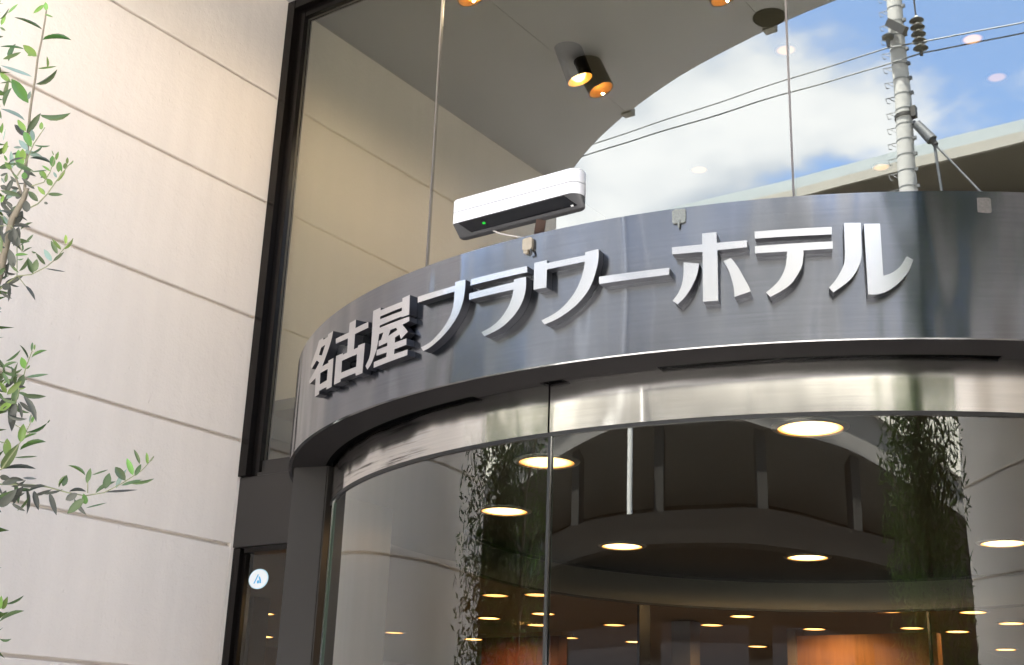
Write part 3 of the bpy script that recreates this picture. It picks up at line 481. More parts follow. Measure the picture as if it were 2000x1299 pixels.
[1.198,-1.94,2.6,1.203,-1.937,2.549,0.96,0.27,0.11,0.0127,2],
[1.145,-1.913,2.64,1.122,-1.925,2.624,0.32,-0.92,0.24,0.0079,1],
[1.128,-1.91,2.623,1.179,-1.893,2.641,0.43,-0.6,-0.67,0.014,2],
[1.141,-1.922,2.627,1.15,-1.924,2.681,0.86,0.5,-0.12,0.0137,2],
[1.2,-1.954,2.662,1.226,-1.935,2.624,-0.07,-0.87,-0.48,0.0125,1],
[1.196,-1.957,2.749,1.242,-1.934,2.746,0.44,-0.84,0.33,0.0128,2],
[1.177,-1.908,2.349,1.208,-1.917,2.375,0.32,-0.71,-0.63,0.0105,1],
[1.154,-1.847,2.307,1.195,-1.822,2.287,-0.07,-0.54,-0.84,0.0131,1],
[1.234,-1.94,2.367,1.266,-1.923,2.383,0.3,-0.88,0.36,0.0098,1],
[1.043,-1.784,2.395,1.066,-1.761,2.412,0.35,-0.75,0.56,0.0094,1],
[1.204,-1.917,2.397,1.225,-1.895,2.43,0.66,0.37,-0.65,0.0114,1],
[1.201,-1.897,2.373,1.231,-1.885,2.382,0.31,-0.04,-0.95,0.0082,1],
[1.181,-1.902,2.384,1.177,-1.933,2.411,0.99,-0.1,0.03,0.0104,1],
[1.186,-1.904,2.342,1.195,-1.885,2.361,0.57,-0.7,0.43,0.0071,0],
[1.193,-1.886,2.285,1.215,-1.87,2.27,0.31,-0.84,-0.44,0.0079,1],
[1.206,-1.913,2.353,1.208,-1.929,2.392,0.84,0.52,0.18,0.0107,1],
[1.184,-1.869,2.349,1.199,-1.897,2.39,0.96,0.16,-0.23,0.0128,1],
[1.192,-1.896,2.301,1.154,-1.913,2.326,0.6,-0.63,0.49,0.0122,1],
[1.262,-1.928,2.33,1.268,-1.923,2.383,-0.07,-0.99,0.1,0.0133,1],
[1.116,-1.798,2.303,1.12,-1.829,2.332,0.54,-0.53,-0.66,0.0107,1],
[1.205,-1.924,2.351,1.209,-1.955,2.376,0.95,-0.11,-0.29,0.0098,1],
[1.252,-1.918,2.366,1.217,-1.939,2.383,0.54,-0.26,0.8,0.0112,1],
[1.231,-1.903,2.334,1.244,-1.875,2.334,0.87,-0.4,-0.28,0.0076,2],
[1.271,-1.908,2.284,1.238,-1.936,2.296,0.24,-0.6,-0.76,0.0113,1],
[1.225,-1.925,2.314,1.191,-1.956,2.324,0.66,-0.75,-0.07,0.0118,2],
[1.089,-1.855,2.382,1.07,-1.882,2.389,0.7,-0.58,-0.42,0.0085,1],
[1.238,-1.907,2.256,1.266,-1.871,2.251,0.26,-0.33,-0.91,0.0113,2],
[1.054,-1.816,2.375,1.104,-1.815,2.399,0.19,-0.92,-0.35,0.0139,2],
[1.116,-1.801,2.127,1.161,-1.784,2.123,0.35,-0.92,0.19,0.012,2],
[1.234,-1.899,2.093,1.211,-1.922,2.07,0.55,-0.8,0.25,0.0101,2],
[1.171,-1.831,2.11,1.192,-1.806,2.103,0.36,-0.52,-0.77,0.0086,1],
[1.16,-1.81,2.111,1.158,-1.789,2.063,0.99,-0.11,-0.09,0.0131,1],
[1.135,-1.779,2.102,1.17,-1.763,2.101,0.42,-0.91,-0.02,0.0095,1],
[1.28,-1.866,2.102,1.299,-1.84,2.103,0.68,-0.53,0.5,0.0082,2],
[1.136,-1.789,2.063,1.134,-1.78,2.092,0.97,-0.2,0.13,0.0076,2],
[1.159,-1.832,2.033,1.124,-1.865,2.046,0.68,-0.57,0.45,0.0124,2],
[1.131,-1.787,2.074,1.109,-1.819,2.058,0.38,0.18,-0.91,0.0104,2],
[1.186,-1.807,2.04,1.214,-1.799,2.075,0.69,0.35,-0.64,0.0114,1],
[1.18,-1.831,2.073,1.2,-1.802,2.085,0.71,-0.23,-0.67,0.0093,2],
[1.191,-1.827,2.053,1.22,-1.806,2.036,0.34,-0.83,-0.43,0.01,2],
[1.04,-1.766,2.092,1.03,-1.777,2.065,0.92,-0.34,-0.19,0.0075,1],
[1.168,-1.839,2.076,1.151,-1.848,2.105,-0.09,-0.94,-0.34,0.0086,2],
[1.268,-1.868,2.097,1.216,-1.878,2.09,0.15,-0.97,0.2,0.0134,2],
[1.129,-1.816,2.052,1.126,-1.817,2.088,0.95,0.31,0.09,0.0091,2],
[1.203,-2.043,3.056,1.211,-2.036,3.113,0.44,-0.9,0.05,0.014,1],
[1.154,-2.021,3.104,1.184,-2.034,3.148,0.2,-0.9,-0.4,0.0137,1],
[1.083,-1.987,3.116,1.083,-2.005,3.143,0.24,-0.81,-0.54,0.0083,1],
[1.231,-2.116,3.288,1.2,-2.143,3.314,0.27,-0.81,-0.52,0.0122,1],
[1.198,-2.077,3.32,1.212,-2.063,3.352,0.48,-0.86,0.17,0.0095,0],
[1.128,-2.01,3.07,1.082,-2.036,3.097,-0.11,-0.61,-0.78,0.014,1],
[1.13,-2.03,3.179,1.122,-2.061,3.217,0.98,0.0,0.2,0.0124,1],
[1.108,-1.992,3.071,1.102,-2.02,3.115,0.99,-0.1,0.07,0.0132,1],
[1.152,-2.073,3.325,1.131,-2.098,3.367,0.8,-0.6,0.02,0.0133,0],
[1.176,-2.039,3.201,1.182,-2.032,3.256,0.6,-0.8,0.02,0.014,1],
[1.206,-2.072,3.181,1.243,-2.047,3.203,0.48,0.06,-0.88,0.0126,1],
[1.119,-2.067,3.356,1.138,-2.073,3.391,0.47,-0.8,-0.37,0.01,1]]
STEMS=[[[1.086,-1.927,2.503,0.0119],[1.147,-1.941,2.64,0.0108],[1.168,-1.95,2.699,0.0097],[1.193,-1.961,2.768,0.0086],[1.227,-1.959,2.821,0.0075],[1.239,-1.962,2.848,0.0064]],[[1.164,-1.923,2.875,0.0041],[1.175,-1.937,2.929,0.0038],[1.186,-1.948,2.974,0.0036],[1.207,-1.972,3.067,0.0034],[1.218,-1.98,3.103,0.0032],[1.234,-1.99,3.157,0.0029],[1.247,-2.001,3.205,0.0027],[1.264,-2.009,3.253,0.0025],[1.279,-2.018,3.299,0.0023],[1.287,-2.024,3.327,0.0021]],[[1.223,-1.985,2.876,0.0021],[1.249,-1.982,2.915,0.0018],[1.271,-1.984,2.956,0.0015],[1.301,-1.979,2.997,0.0012]],[[1.226,-1.948,2.794,0.0021],[1.255,-1.934,2.81,0.0019],[1.278,-1.927,2.835,0.0017],[1.304,-1.923,2.868,0.0015],[1.332,-1.917,2.904,0.0013],[1.347,-1.913,2.918,0.0012]],[[1.249,-1.956,2.853,0.0017],[1.276,-1.941,2.863,0.0015],[1.294,-1.939,2.889,0.0012],[1.314,-1.943,2.934,0.0012]],[[1.224,-1.966,2.834,0.0033],[1.218,-1.987,2.874,0.0027],[1.211,-2.001,2.893,0.0021]],[[1.145,-1.944,2.582,0.0021],[1.157,-1.939,2.591,0.002],[1.178,-1.931,2.609,0.0018],[1.198,-1.923,2.625,0.0017],[1.229,-1.903,2.63,0.0016],[1.262,-1.887,2.649,0.0015],[1.28,-1.88,2.664,0.0013],[1.304,-1.874,2.691,0.0012],[1.331,-1.867,2.721,0.0012]],[[1.198,-1.923,2.625,0.0013],[1.21,-1.944,2.696,0.0012]],[[1.201,-1.92,2.623,0.0012],[1.212,-1.903,2.601,0.0012]],[[1.183,-1.985,2.745,0.0012],[1.208,-1.967,2.746,0.0012],[1.219,-1.933,2.684,0.0012],[1.223,-1.936,2.699,0.0012]],[[1.164,-1.907,2.279,0.002],[1.215,-1.878,2.298,0.0018],[1.242,-1.885,2.361,0.0016],[1.25,-1.888,2.383,0.0014],[1.269,-1.89,2.422,0.0012]],[[1.133,-1.864,2.124,0.0019],[1.159,-1.851,2.139,0.0017],[1.209,-1.843,2.205,0.0015],[1.235,-1.842,2.247,0.0013],[1.242,-1.846,2.269,0.0012]],[[1.119,-1.865,2.103,0.0023],[1.15,-1.843,2.103,0.0022],[1.215,-1.797,2.104,0.0021],[1.245,-1.773,2.101,0.0019],[1.285,-1.739,2.089,0.0018],[1.319,-1.712,2.083,0.0017],[1.359,-1.687,2.092,0.0015],[1.401,-1.666,2.117,0.0014],[1.445,-1.648,2.148,0.0013],[1.474,-1.64,2.18,0.0012]],[[1.325,-1.71,2.09,0.0012],[1.329,-1.717,2.114,0.0012],[1.339,-1.721,2.14,0.0012]],[[1.138,-1.898,2.212,0.0018],[1.179,-1.863,2.2,0.0013]],[[1.205,-1.863,2.245,0.0012],[1.233,-1.834,2.224,0.0012]],[[1.096,-1.765,1.763,0.0013],[1.114,-1.758,1.778,0.0012],[1.137,-1.748,1.794,0.0012]]]
# ------------------------------------------------------------------ mesh helpers
class MB:
    def __init__(s): s.v = []; s.f = []; s.m = []; s.mi = 0
    def add(s, vs, fs, mi=None):
        o = len(s.v); s.v += [tuple(v) for v in vs]; s.f += [tuple(i+o for i in f) for f in fs]; s.m += [s.mi if mi is None else mi]*len(fs)
        return s
    def box(s, x0, y0, z0, x1, y1, z1):
        vs = [(x, y, z) for z in (z0, z1) for y in (y0, y1) for x in (x0, x1)]
        return s.add(vs, [(0, 2, 3, 1), (4, 5, 7, 6), (0, 1, 5, 4), (2, 6, 7, 3), (0, 4, 6, 2), (1, 3, 7, 5)])
    def obox(s, c, ax, ay, az, hx, hy, hz):
        c = Vector(c); vs = [c + ax*(i*hx) + ay*(j*hy) + az*(k*hz) for k in (-1, 1) for j in (-1, 1) for i in (-1, 1)]
        return s.add(vs, [(0, 2, 3, 1), (4, 5, 7, 6), (0, 1, 5, 4), (2, 6, 7, 3), (0, 4, 6, 2), (1, 3, 7, 5)])
    def bar(s, a, b, w, h=None):
        a = Vector(a); b = Vector(b); d = (b-a); L = d.length; d.normalize()
        u = d.cross(Vector((0, 0, 1))); u = u.normalized() if u.length > 1e-4 else Vector((1, 0, 0)); n = u.cross(d)
        return s.obox((a+b)/2, d, u, n, L/2, w/2, (h or w)/2)
    def prism(s, pts, z0, z1):
        n = len(pts); vs = [(x, y, z0) for x, y in pts] + [(x, y, z1) for x, y in pts]
        return s.add(vs, [tuple(reversed(range(n))), tuple(range(n, 2*n))] + [(i, (i+1) % n, n+(i+1) % n, n+i) for i in range(n)])
    def loft(s, rings, close=True, caps=True, cyc=False):
        n = len(rings[0]); o = [p for r in rings for p in r]; fs = []
        for k in range(len(rings)-(0 if cyc else 1)):
            k2 = (k+1) % len(rings)
            for i in range(n if close else n-1): fs.append((k*n+i, k*n+(i+1) % n, k2*n+(i+1) % n, k2*n+i))
        if caps and close: fs += [tuple(reversed(range(n))), tuple(range((len(rings)-1)*n, len(rings)*n))]
        return s.add(o, fs)
    def tube(s, pts, rad, n=8, caps=True):
        P = [Vector(p) for p in pts]; rr = rad if isinstance(rad, (list, tuple)) else [rad]*len(P); rings = []; u = None
        for i, p in enumerate(P):
            d = (P[min(i+1, len(P)-1)]-P[max(i-1, 0)]).normalized()
            if u is None: u = d.orthogonal().normalized()
            u = (u-d*u.dot(d)); u = u.normalized() if u.length > 1e-5 else d.orthogonal().normalized()
            w = d.cross(u); rings.append([p+(u*cos(2*pi*k/n)+w*sin(2*pi*k/n))*rr[i] for k in range(n)])
        return s.loft(rings, True, caps)
    def lathe(s, prof, c=(0, 0, 0), n=32, caps=True, cyc=False):
        rings = [[(c[0]+r*cos(2*pi*k/n), c[1]+r*sin(2*pi*k/n), c[2]+z) for k in range(n)] for r, z in prof]
        return s.loft(rings, True, caps, cyc)
    def arc(s, r0, r1, a0, a1, z0, z1, c=(2.096, 1.139), n=None):
        """solid curved bar between two radii, degrees"""
        n = n or max(2, int(abs(a1-a0)/1.5)); rings = []
        for k in range(n+1):
            a = R(a0+(a1-a0)*k/n); ca, sa = cos(a), sin(a)
            rings.append([(c[0]+r*ca, c[1]+r*sa, z) for r, z in ((r0, z0), (r1, z0), (r1, z1), (r0, z1))])
        full = abs(abs(a1-a0)-360) < 1e-6
        if full: rings.pop()
        return s.loft(rings, True, not full, full)
    def build(s, name, mats, parent=None, smooth=None, bevel=0):
        mats = mats if isinstance(mats, (list, tuple)) else [mats]
        off = wloc(parent) if parent else Vector()
        me = bpy.data.meshes.new(name); me.from_pydata([Vector(v)-off for v in s.v], [], s.f)
        for m in mats: me.materials.append(m)
        me.polygons.foreach_set('material_index', s.m)
        bm = bmesh.new(); bm.from_mesh(me); bmesh.ops.recalc_face_normals(bm, faces=bm.faces)
        if bevel: bmesh.ops.bevel(bm, geom=bm.edges[:], offset=bevel, segments=2, affect='EDGES', clamp_overlap=True)
        bm.to_mesh(me); bm.free()
        if smooth:
            me.polygons.foreach_set('use_smooth', [True]*len(me.polygons)); me.set_sharp_from_angle(angle=R(smooth))
        me.update()
        o = bpy.data.objects.new(name, me); COL.objects.link(o)
        if parent: o.parent = parent
        return o
def wloc(o):
    v = Vector()
    while o: v += o.location; o = o.parent
    return v
def tag(o, label=None, cat=None, group=None, kind=None):
    for k, v in (('label', label), ('category', cat), ('group', group), ('kind', kind)):
        if v: o[k] = v
    return o
def thing(name, loc, label, cat, group=None):
    o = bpy.data.objects.new(name, None); COL.objects.link(o); o.location = loc; o.empty_display_size = 0.1
    return tag(o, label, cat, group)
def copy_tree(o, parent=None):
    c = o.copy(); COL.objects.link(c)
    if parent: c.parent = parent
    for ch in list(o.children): copy_tree(ch, c)
    return c

# ------------------------------------------------------------------ ground and street
tag(MB().box(-300, -400, -0.3, 300, 300, -0.16).build('ground', ASPH), kind='structure')
tag(MB().box(-120, -11.0, -0.155, 120, -4.3, -0.12).build('road', ASPH), kind='structure')
pv = tag(MB().box(-60, -4.15, -0.15, 60, 16.5, 0.0).build('pavement', PAVE), kind='structure')
tag(MB().box(-60, -4.30, -0.15, 60, -4.152, -0.005).build('kerb', KERB), kind='structure')
m = MB()
for k in range(-20, 20): m.box(k*5.0, -7.72, -0.119, k*5.0+2.6, -7.6, -0.116)
tag(m.build('lane_marking', PAINTW), kind='structure')
tag(MB().box(-120, -13.5, -0.15, 120, -11.0, -0.01).build('far_pavement', PAVE), kind='structure')

# ------------------------------------------------------------------ hotel: rendered side walls, soffit, upper mass
CX, CY = 2.096, 1.139                     # axis of the drum
SOF = 4.93
GRV = [0.0, 0.14, 0.69, 1.235, 1.775, 2.298, 2.744, 3.302, 3.860, 4.398, SOF]
def render_wall(x, sgn, name, label):
    w = thing(name, (x, 0, 0), label, 'wall')
    g = 0.0065
    for i in range(len(GRV)-1):
        z0 = GRV[i]+(g if i else 0); z1 = GRV[i+1]-(g if i < len(GRV)-2 else 0)
        # a panel with soft arrises, its face on x, 4 cm deep
        c = 0.0035; yA, yB = -2.32, -0.047
        x1 = x-sgn*0.04
        v = [(x1, yA, z0), (x1, yB, z0), (x1, yB, z1), (x1, yA, z1), (x-sgn*c, yA, z0), (x-sgn*c, yB, z0), (x-sgn*c, yB, z1), (x-sgn*c, yA, z1),
             (x, yA, z0+c), (x, yB, z0+c), (x, yB, z1-c), (x, yA, z1-c)]
        f = [(0, 1, 2, 3), (0, 4, 5, 1), (1, 5, 6, 2), (2, 6, 7, 3), (3, 7, 4, 0), (4, 8, 9, 5), (5, 9, 10, 6), (6, 10, 11, 7), (7, 11, 8, 4), (8, 11, 10, 9)]
        MB().add(v, f).build('wall_panel', STUCCO, w)
    MB().box(min(x, x-sgn*0.05), -0.047, 0, max(x, x-sgn*0.05), 0.0, SOF).build('wall_margin', STUCCO, w, bevel=0.003)
    MB().box(min(x-sgn*0.018, x-sgn*0.3), -2.32, 0.0, max(x-sgn*0.018, x-sgn*0.3), -0.05, SOF).build('wall_core', STUCCO, w)
    return w
render_wall(0.0, 1, 'rendered_wall', 'cream rendered wall with horizontal grooves behind the olive tree, left of the entrance glass')
XR = 5.2
render_wall(XR, -1, 'rendered_wall', 'cream rendered wall with horizontal grooves on the far right side of the entrance recess')
def edge_y(x): return -(1.33+3.75-math.sqrt(3.75**2-(x-2.6)**2))
hotel = thing('hotel_building', (0, 0, 0), 'hotel building with a concave grey soffit over its recessed entrance', 'building')
seams = [-0.02, 0.83, 1.85, 2.87, 3.90, XR+0.02]
for i in range(5):
    a = seams[i]+0.0015; b = seams[i+1]-0.0015
    pts = [(a, 0.012), (b, 0.012)] + [(b+(a-b)*k/14, edge_y(b+(a-b)*k/14)) for k in range(15)]
    MB().prism(pts, SOF, SOF+0.10).build('soffit_panel', SOFFIT, hotel)
for sx in seams[1:5]:
    MB().box(sx-0.03, edge_y(sx)-0.03, SOF-0.012, sx+0.03, edge_y(sx)+0.02, SOF+0.03).build('edge_clip', EAVEW, hotel)
arcpts = [(XR, edge_y(XR))] + [(XR+(0-XR)*k/24, edge_y(XR+(0-XR)*k/24)) for k in range(1, 25)]
MB().prism([(-9, -2.32), (-9, 16), (14, 16), (14, -2.32)] + [(x, y+0.0) for x, y in arcpts], SOF+0.102, 7.0).build('upper_storeys', BLDG, hotel)  # unseen mass: shades the entrance, kept low so sun reaches the street
MB().box(-9, -2.32, 0, -0.302, 0.25, SOF+0.1).build('front_wall', BLDG, hotel); MB().box(XR+0.302, -2.32, 0, 14, 0.25, SOF+0.1).build('front_wall', BLDG, hotel)
MB().box(-9, 0.26, 0, -8.8, 16, SOF+0.1).build('outer_wall', BLDG, hotel); MB().box(13.8, 0.26, 0, 14, 16, SOF+0.1).build('outer_wall', BLDG, hotel)
MB().box(-8.79, 15.8, 0, 13.79, 16, SOF+0.1).build('outer_wall', BLDG, hotel)

# upper room behind the glass
tag(MB().box(-0.1, 0.10, SOF-0.0, XR+0.1, 6.0, SOF+0.09).build('upper_ceiling', LOBC), kind='structure')
tag(MB().box(-0.25, 0.10, 2.96, -0.01, 6.0, SOF-0.002).build('upper_side_wall', STUCCO), kind='structure')
tag(MB().box(XR+0.01, 0.10, 2.96, XR+0.25, 6.0, SOF-0.002).build('upper_side_wall', LOBW), kind='structure')
tag(MB().box(-0.25, 6.002, 2.96, XR+0.25, 6.2, SOF).build('upper_back_wall', LOBW), kind='structure')
tag(MB().box(-8.7, 0.10, 2.905, 13.7, 15.7, 2.955).build('mezzanine_floor', LOBF), kind='structure')
# lobby behind the door
tag(MB().box(-8.79, 0.12, 0.0, 13.79, 15.79, 0.012).build('lobby_floor', LOBF), kind='structure')
m = MB(); m.box(-8.7, 0.10, 2.80, -0.02, 15.6, 2.90); m.box(4.25, 0.10, 2.80, 13.7, 15.6, 2.90); m.box(-0.018, 3.30, 2.80, 4.248, 15.6, 2.90)
tag(m.build('lobby_ceiling', LOBC), kind='structure')
tag(MB().box(-8.7, 14.0, 0.012, 13.7, 14.2, 2.80).build('lobby_back_wall', LOBW), kind='structure')
lp = thing('feature_wall', (0, 0, 0.012), 'warm amber lit wall panel deep in the lobby seen low through the door glass', 'wall')
MB().box(-0.5, 7.0, 0.012, 0.72, 7.12, 2.60).build('amber_panel', ORNG, lp); MB().box(-0.58, 6.97, 0.012, -0.502, 7.14, 2.66).build('side_trim', LOBW, lp)
lp = thing('lobby_partition', (0, 0, 0.012), 'red brown partition in the lobby seen low left of the door seam', 'partition')
MB().box(-3.95, 7.0, 0.012, -3.0, 7.15, 2.66).build('red_panel', REDP, lp); MB().box(-4.0, 6.97, 2.661, -2.95, 7.18, 2.70).build('top_trim', LOBW, lp)
for i, (px, py) in enumerate(((-1.75, 7.3), (0.9, 12.0), (3.6, 7.5), (-4.6, 4.4))):
    c = thing('lobby_column', (px, py, 0.012), ['grey lobby column standing behind the door seam', 'far lobby column in front of the amber panel', 'lobby column on the right behind the tree reflection', 'left lobby column behind the side window'][i], 'column', 'columns inside the lobby')
    MB().box(px-0.1, py-0.1, 0.012, px+0.1, py+0.1, 2.79).build('column_shaft', LOBC, c); MB().box(px-0.12, py-0.12, 0.012, px+0.12, py+0.12, 0.13).build('column_base', DARKM, c)

# ------------------------------------------------------------------ glass front above the door
gf = thing('glass_front', (0, 0, 2.584), 'tall reflecting glass front above the revolving door in a dark frame', 'window')
def frame_bar(name, *b): return MB().box(*b).build(name, FRAME, gf, bevel=0.002)
ZT = 4.918
frame_bar('frame_jamb', 0.002, -0.050, 2.586, 0.052, 0.06, ZT); frame_bar('frame_bead', 0.0535, -0.022, 2.586, 0.100, 0.03, ZT-0.052)
frame_bar('frame_head', 0.0535, -0.050, ZT-0.050, XR-0.0535, 0.06, ZT); frame_bar('frame_bead', 0.1015, -0.022, ZT-0.097, XR-0.1015, 0.03, ZT-0.0515)
frame_bar('frame_jamb', XR-0.052, -0.050, 2.586, XR-0.002, 0.06, ZT); frame_bar('frame_bead', XR-0.100, -0.022, 2.586, XR-0.0535, 0.03, ZT-0.052)
PX = [0.1015, 0.933, 2.514, 4.095, XR-0.1015]
for i in range(4):
    a, b = PX[i]+(0.004 if i else 0), PX[i+1]-(0.004 if i < 3 else 0)
    v = [(x, y, z) for z in (2.60, ZT-0.0985) for y in (0.0, 0.012) for x in (a, b)]
    mm = MB(); mm.add(v, [(0, 1, 5, 4)], 0); mm.add(v, [(2, 6, 7, 3)], 1); mm.add(v, [(0, 2, 3, 1), (4, 5, 7, 6), (0, 4, 6, 2), (1, 3, 7, 5)], 2)
    mm.build('glass_pane', [GLASS_UP, CLEAR, SEAL], gf)
for x in PX[1:4]: MB().box(x-0.0035, -0.001, 2.60, x+0.0035, 0.013, ZT-0.0985).build('glass_joint', SEAL, gf)
MB().box(0.1015, -0.03, 2.586, XR-0.1015, 0.03, 2.599).build('sill', DARKM, gf)
MB().prism([(0.10, -0.006), (0.345, -0.006), (0.345, -0.002), (0.10, -0.002)], 2.60, 2.655).build('flashing', DARKM, gf)

# header panels and side windows either side of the drum
def side_window(mir, label):
    X = (lambda x: x) if not mir else (lambda x: 2*CX-x)
    far = 0.0 if not mir else 2*CX-XR
    sw = thing('side_window', (X(0.3), 0, 0), label, 'window')
    def bx(name, m, x0, y0, z0, x1, y1, z1, bev=0.0015):
        a, b = sorted((X(x0), X(x1))); return MB().box(a, y0, z0, b, y1, z1).build(name, m, sw, bevel=bev)
    bx('header_panel', DARKM, far+0.002, -0.035, 2.288, 0.56, 0.05, 2.584)
    bx('frame_jamb', FRAME, far+0.002, -0.03, 0.0, far+0.045, 0.05, 2.286); bx('frame_bead', FRAME, far+0.047, -0.012, 0.0, far+0.066, 0.03, 2.262)
    bx('frame_head', FRAME, far+0.068, -0.03, 2.264, 0.56, 0.05, 2.286); bx('frame_sill', FRAME, far+0.068, -0.03, 0.0, 0.56, 0.05, 0.06)
    a, b = sorted((X(far+0.068), X(0.56)))
    v = [(x, y, z) for z in (0.062, 2.262) for y in (0.0, 0.01) for x in (a, b)]
    mm = MB(); mm.add(v, [(0, 1, 5, 4)], 0); mm.add(v, [(2, 6, 7, 3), (0, 2, 3, 1), (4, 5, 7, 6), (0, 4, 6, 2), (1, 3, 7, 5)], 1)
    mm.build('glass_pane', [GLASS_SD, CLEAR], sw)
side_window(False, 'narrow dark framed side window under a bronze header, left of the door post')
side_window(True, 'dark framed side window under a bronze header on the far right of the door')
st = thing('window_sticker', (0.141, -0.004, 2.157), 'round white sticker with a pale blue figure on the narrow side window', 'sticker')
def disc(rx, rz, c, y, m, name, n=40, d=0.0008): 
    pts = [(c[0]+rx*cos(2*pi*k/n), c[1]+rz*sin(2*pi*k/n)) for k in range(n)]
    mm = MB(); mm.loft([[(x, y, z) for x, z in pts], [(x, y-d, z) for x, z in pts]]); return mm.build(name, m, st)
disc(0.057, 0.041, (0.141, 2.157), -0.002, STK_C, 'border'); disc(0.053, 0.038, (0.141, 2.157), -0.003, STK_W, 'face')
def flat(pts, y, name, m, par, d=0.0008):
    mm = MB(); mm.loft([[(x, y, z) for x, z in pts], [(x, y-d, z) for x, z in pts]]); return mm.build(name, m, par)
sx, sz = 0.141, 2.157
flat([(sx-0.026, sz-0.018), (sx-0.019, sz-0.018), (sx+0.001, sz+0.017), (sx-0.004, sz+0.019)], -0.004, 'slanted_stroke', STK_B, st)
pa = [(sx+0.001, sz+0.009), (sx+0.004, sz+0.011), (sx+0.012, sz+0.004), (sx+0.017, sz-0.006), (sx+0.018, sz-0.018), (sx+0.0095, sz-0.018), (sx+0.009, sz-0.009), (sx+0.006, sz-0.002)]
flat(pa, -0.004, 'arched_stroke', STK_B, st)
flat([(sx+0.0005+0.0065*cos(2*pi*k/16), sz-0.012+0.007*sin(2*pi*k/16)) for k in range(16)], -0.004, 'dot', STK_B, st)

# ------------------------------------------------------------------ the revolving door drum
rd = thing('revolving_door', (CX, CY, 0), 'curved glass revolving door under a dark brushed steel drum canopy', 'door')
MB().arc(2.088, 2.10, 0, 360, 2.50, 2.891, n=360).build('fascia', FASCIA, rd, smooth=30)
MB().lathe([(0.001, 2.885), (2.0875, 2.885), (2.0875, 2.872), (0.001, 2.872)], (CX, CY, 0), 96).build('canopy_roof', UNDER, rd)
MB().arc(1.966, 2.0875, 0, 360, 2.500, 2.512, n=200).build('canopy_underside', UNDER, rd, smooth=30)
for a0, a1 in ((-97.9, -90.55), (-88.3, -80.0), (-54.3, -40)): MB().arc(1.943, 1.9655, a0, a1, 2.500, 2.512).build('underside_infill', UNDER, rd, smooth=30)
for a0, a1 in ((-133, -97.9), (-90.55, -88.3), (-80.0, -54.3)): MB().arc(1.943, 1.9655, a0, a1, 2.506, 2.514).build('brush_slot', BLACK, rd)
A_L, A_R = -131.5, -48.5
MB().arc(1.925, 1.942, A_L, -90.09, 2.36, 2.52).build('door_band', BAND, rd, smooth=30); MB().arc(1.925, 1.942, -89.91, A_R, 2.36, 2.52).build('door_band', BAND, rd, smooth=30)
MB().arc(1.918, 1.936, A_L, A_R, 2.36, 2.52).build('band_backing', BLACK, rd)
MB().arc(1.928, 1.9405, A_L, A_R, 2.349, 2.3598).build('glass_rail', GASKET, rd, smooth=30)
def curved_pane(a0, a1, r=1.935, z0=0.03, z1=2.3488):
    n = max(3, int(abs(a1-a0)/0.75)); mm = MB(); vo = []; 
    ring = lambda rr: [[(CX+rr*cos(R(a0+(a1-a0)*k/n)), CY+rr*sin(R(a0+(a1-a0)*k/n)), z) for k in range(n+1)] for z in (z0, z1)]
    for rr, mi in ((r, 0), (r-0.012, 1)):
        lo, hi = ring(rr); mm.add(lo+hi, [(k, k+1, n+2+k, n+1+k) if rr == r else (k+1, k, n+1+k, n+2+k) for k in range(n)], mi)
    o1, o2 = ring(r), ring(r-0.012)
    for k in (0, n): mm.add([o1[0][k], o2[0][k], o2[1][k], o1[1][k]], [(0, 1, 2, 3)], 2)
    me = bpy.data.meshes.new('curved_glass'); me.from_pydata([Vector(v)-rd.location for v in mm.v], [], mm.f)
    for q in (GLASS_DR, CLEAR, EDGEG): me.materials.append(q)
    me.polygons.foreach_set('material_index', mm.m); me.polygons.foreach_set('use_smooth', [True]*len(me.polygons)); me.set_sharp_from_angle(angle=R(30)); me.update()
    o = bpy.data.objects.new('curved_glass', me); COL.objects.link(o); o.parent = rd; return o
curved_pane(-129.6, -90.12); curved_pane(-89.80, -50.4)
MB().arc(1.922, 1.938, -90.10, -89.82, 0.03, 2.3488, n=2).build('edge_gasket', GASKET, rd); MB().arc(1.930, 1.9395, -89.81, -89.68, 0.03, 2.3488, n=1).build('edge_strip', CHROME, rd)
MB().arc(1.926, 1.9385, -130.2, -129.62, 0.03, 2.3488, n=2).build('edge_strip', CHROME, rd)
def post(mir):
    X = (lambda x: x) if not mir else (lambda x: 2*CX-x)
    pts = [(X(0.647), -0.355), (X(0.788), -0.318), (X(0.800), 0.05), (X(0.565), 0.05)]
    MB().prism(pts, 0.0, 2.499).build('door_post', DARKM, rd, bevel=0.004)
post(False); post(True)
# inside the drum
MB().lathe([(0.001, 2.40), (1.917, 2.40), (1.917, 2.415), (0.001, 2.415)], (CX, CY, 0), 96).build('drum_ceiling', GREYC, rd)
MB().arc(1.452, 1.480, 20, 205, 2.255, 2.385).build('inner_band', INNER, rd, smooth=30)
MB().arc(1.440, 1.451, 20, 205, 2.385, 2.3995).build('inner_seal', GASKET, rd, smooth=30)
MB().arc(1.455, 1.478, 20, 205, 2.244, 2.2548).build('inner_trim', GASKET, rd, smooth=30)
for a in (148, 92): MB().obox((CX+1.465*cos(R(a)), CY+1.465*sin(R(a)), 1.125), Vector((cos(R(a)), sin(R(a)), 0)), Vector((-sin(R(a)), cos(R(a)), 0)), Vector((0, 0, 1)), 0.012, 0.03 if a == 148 else 0.006, 1.115).build('inner_post', FRAME, rd)
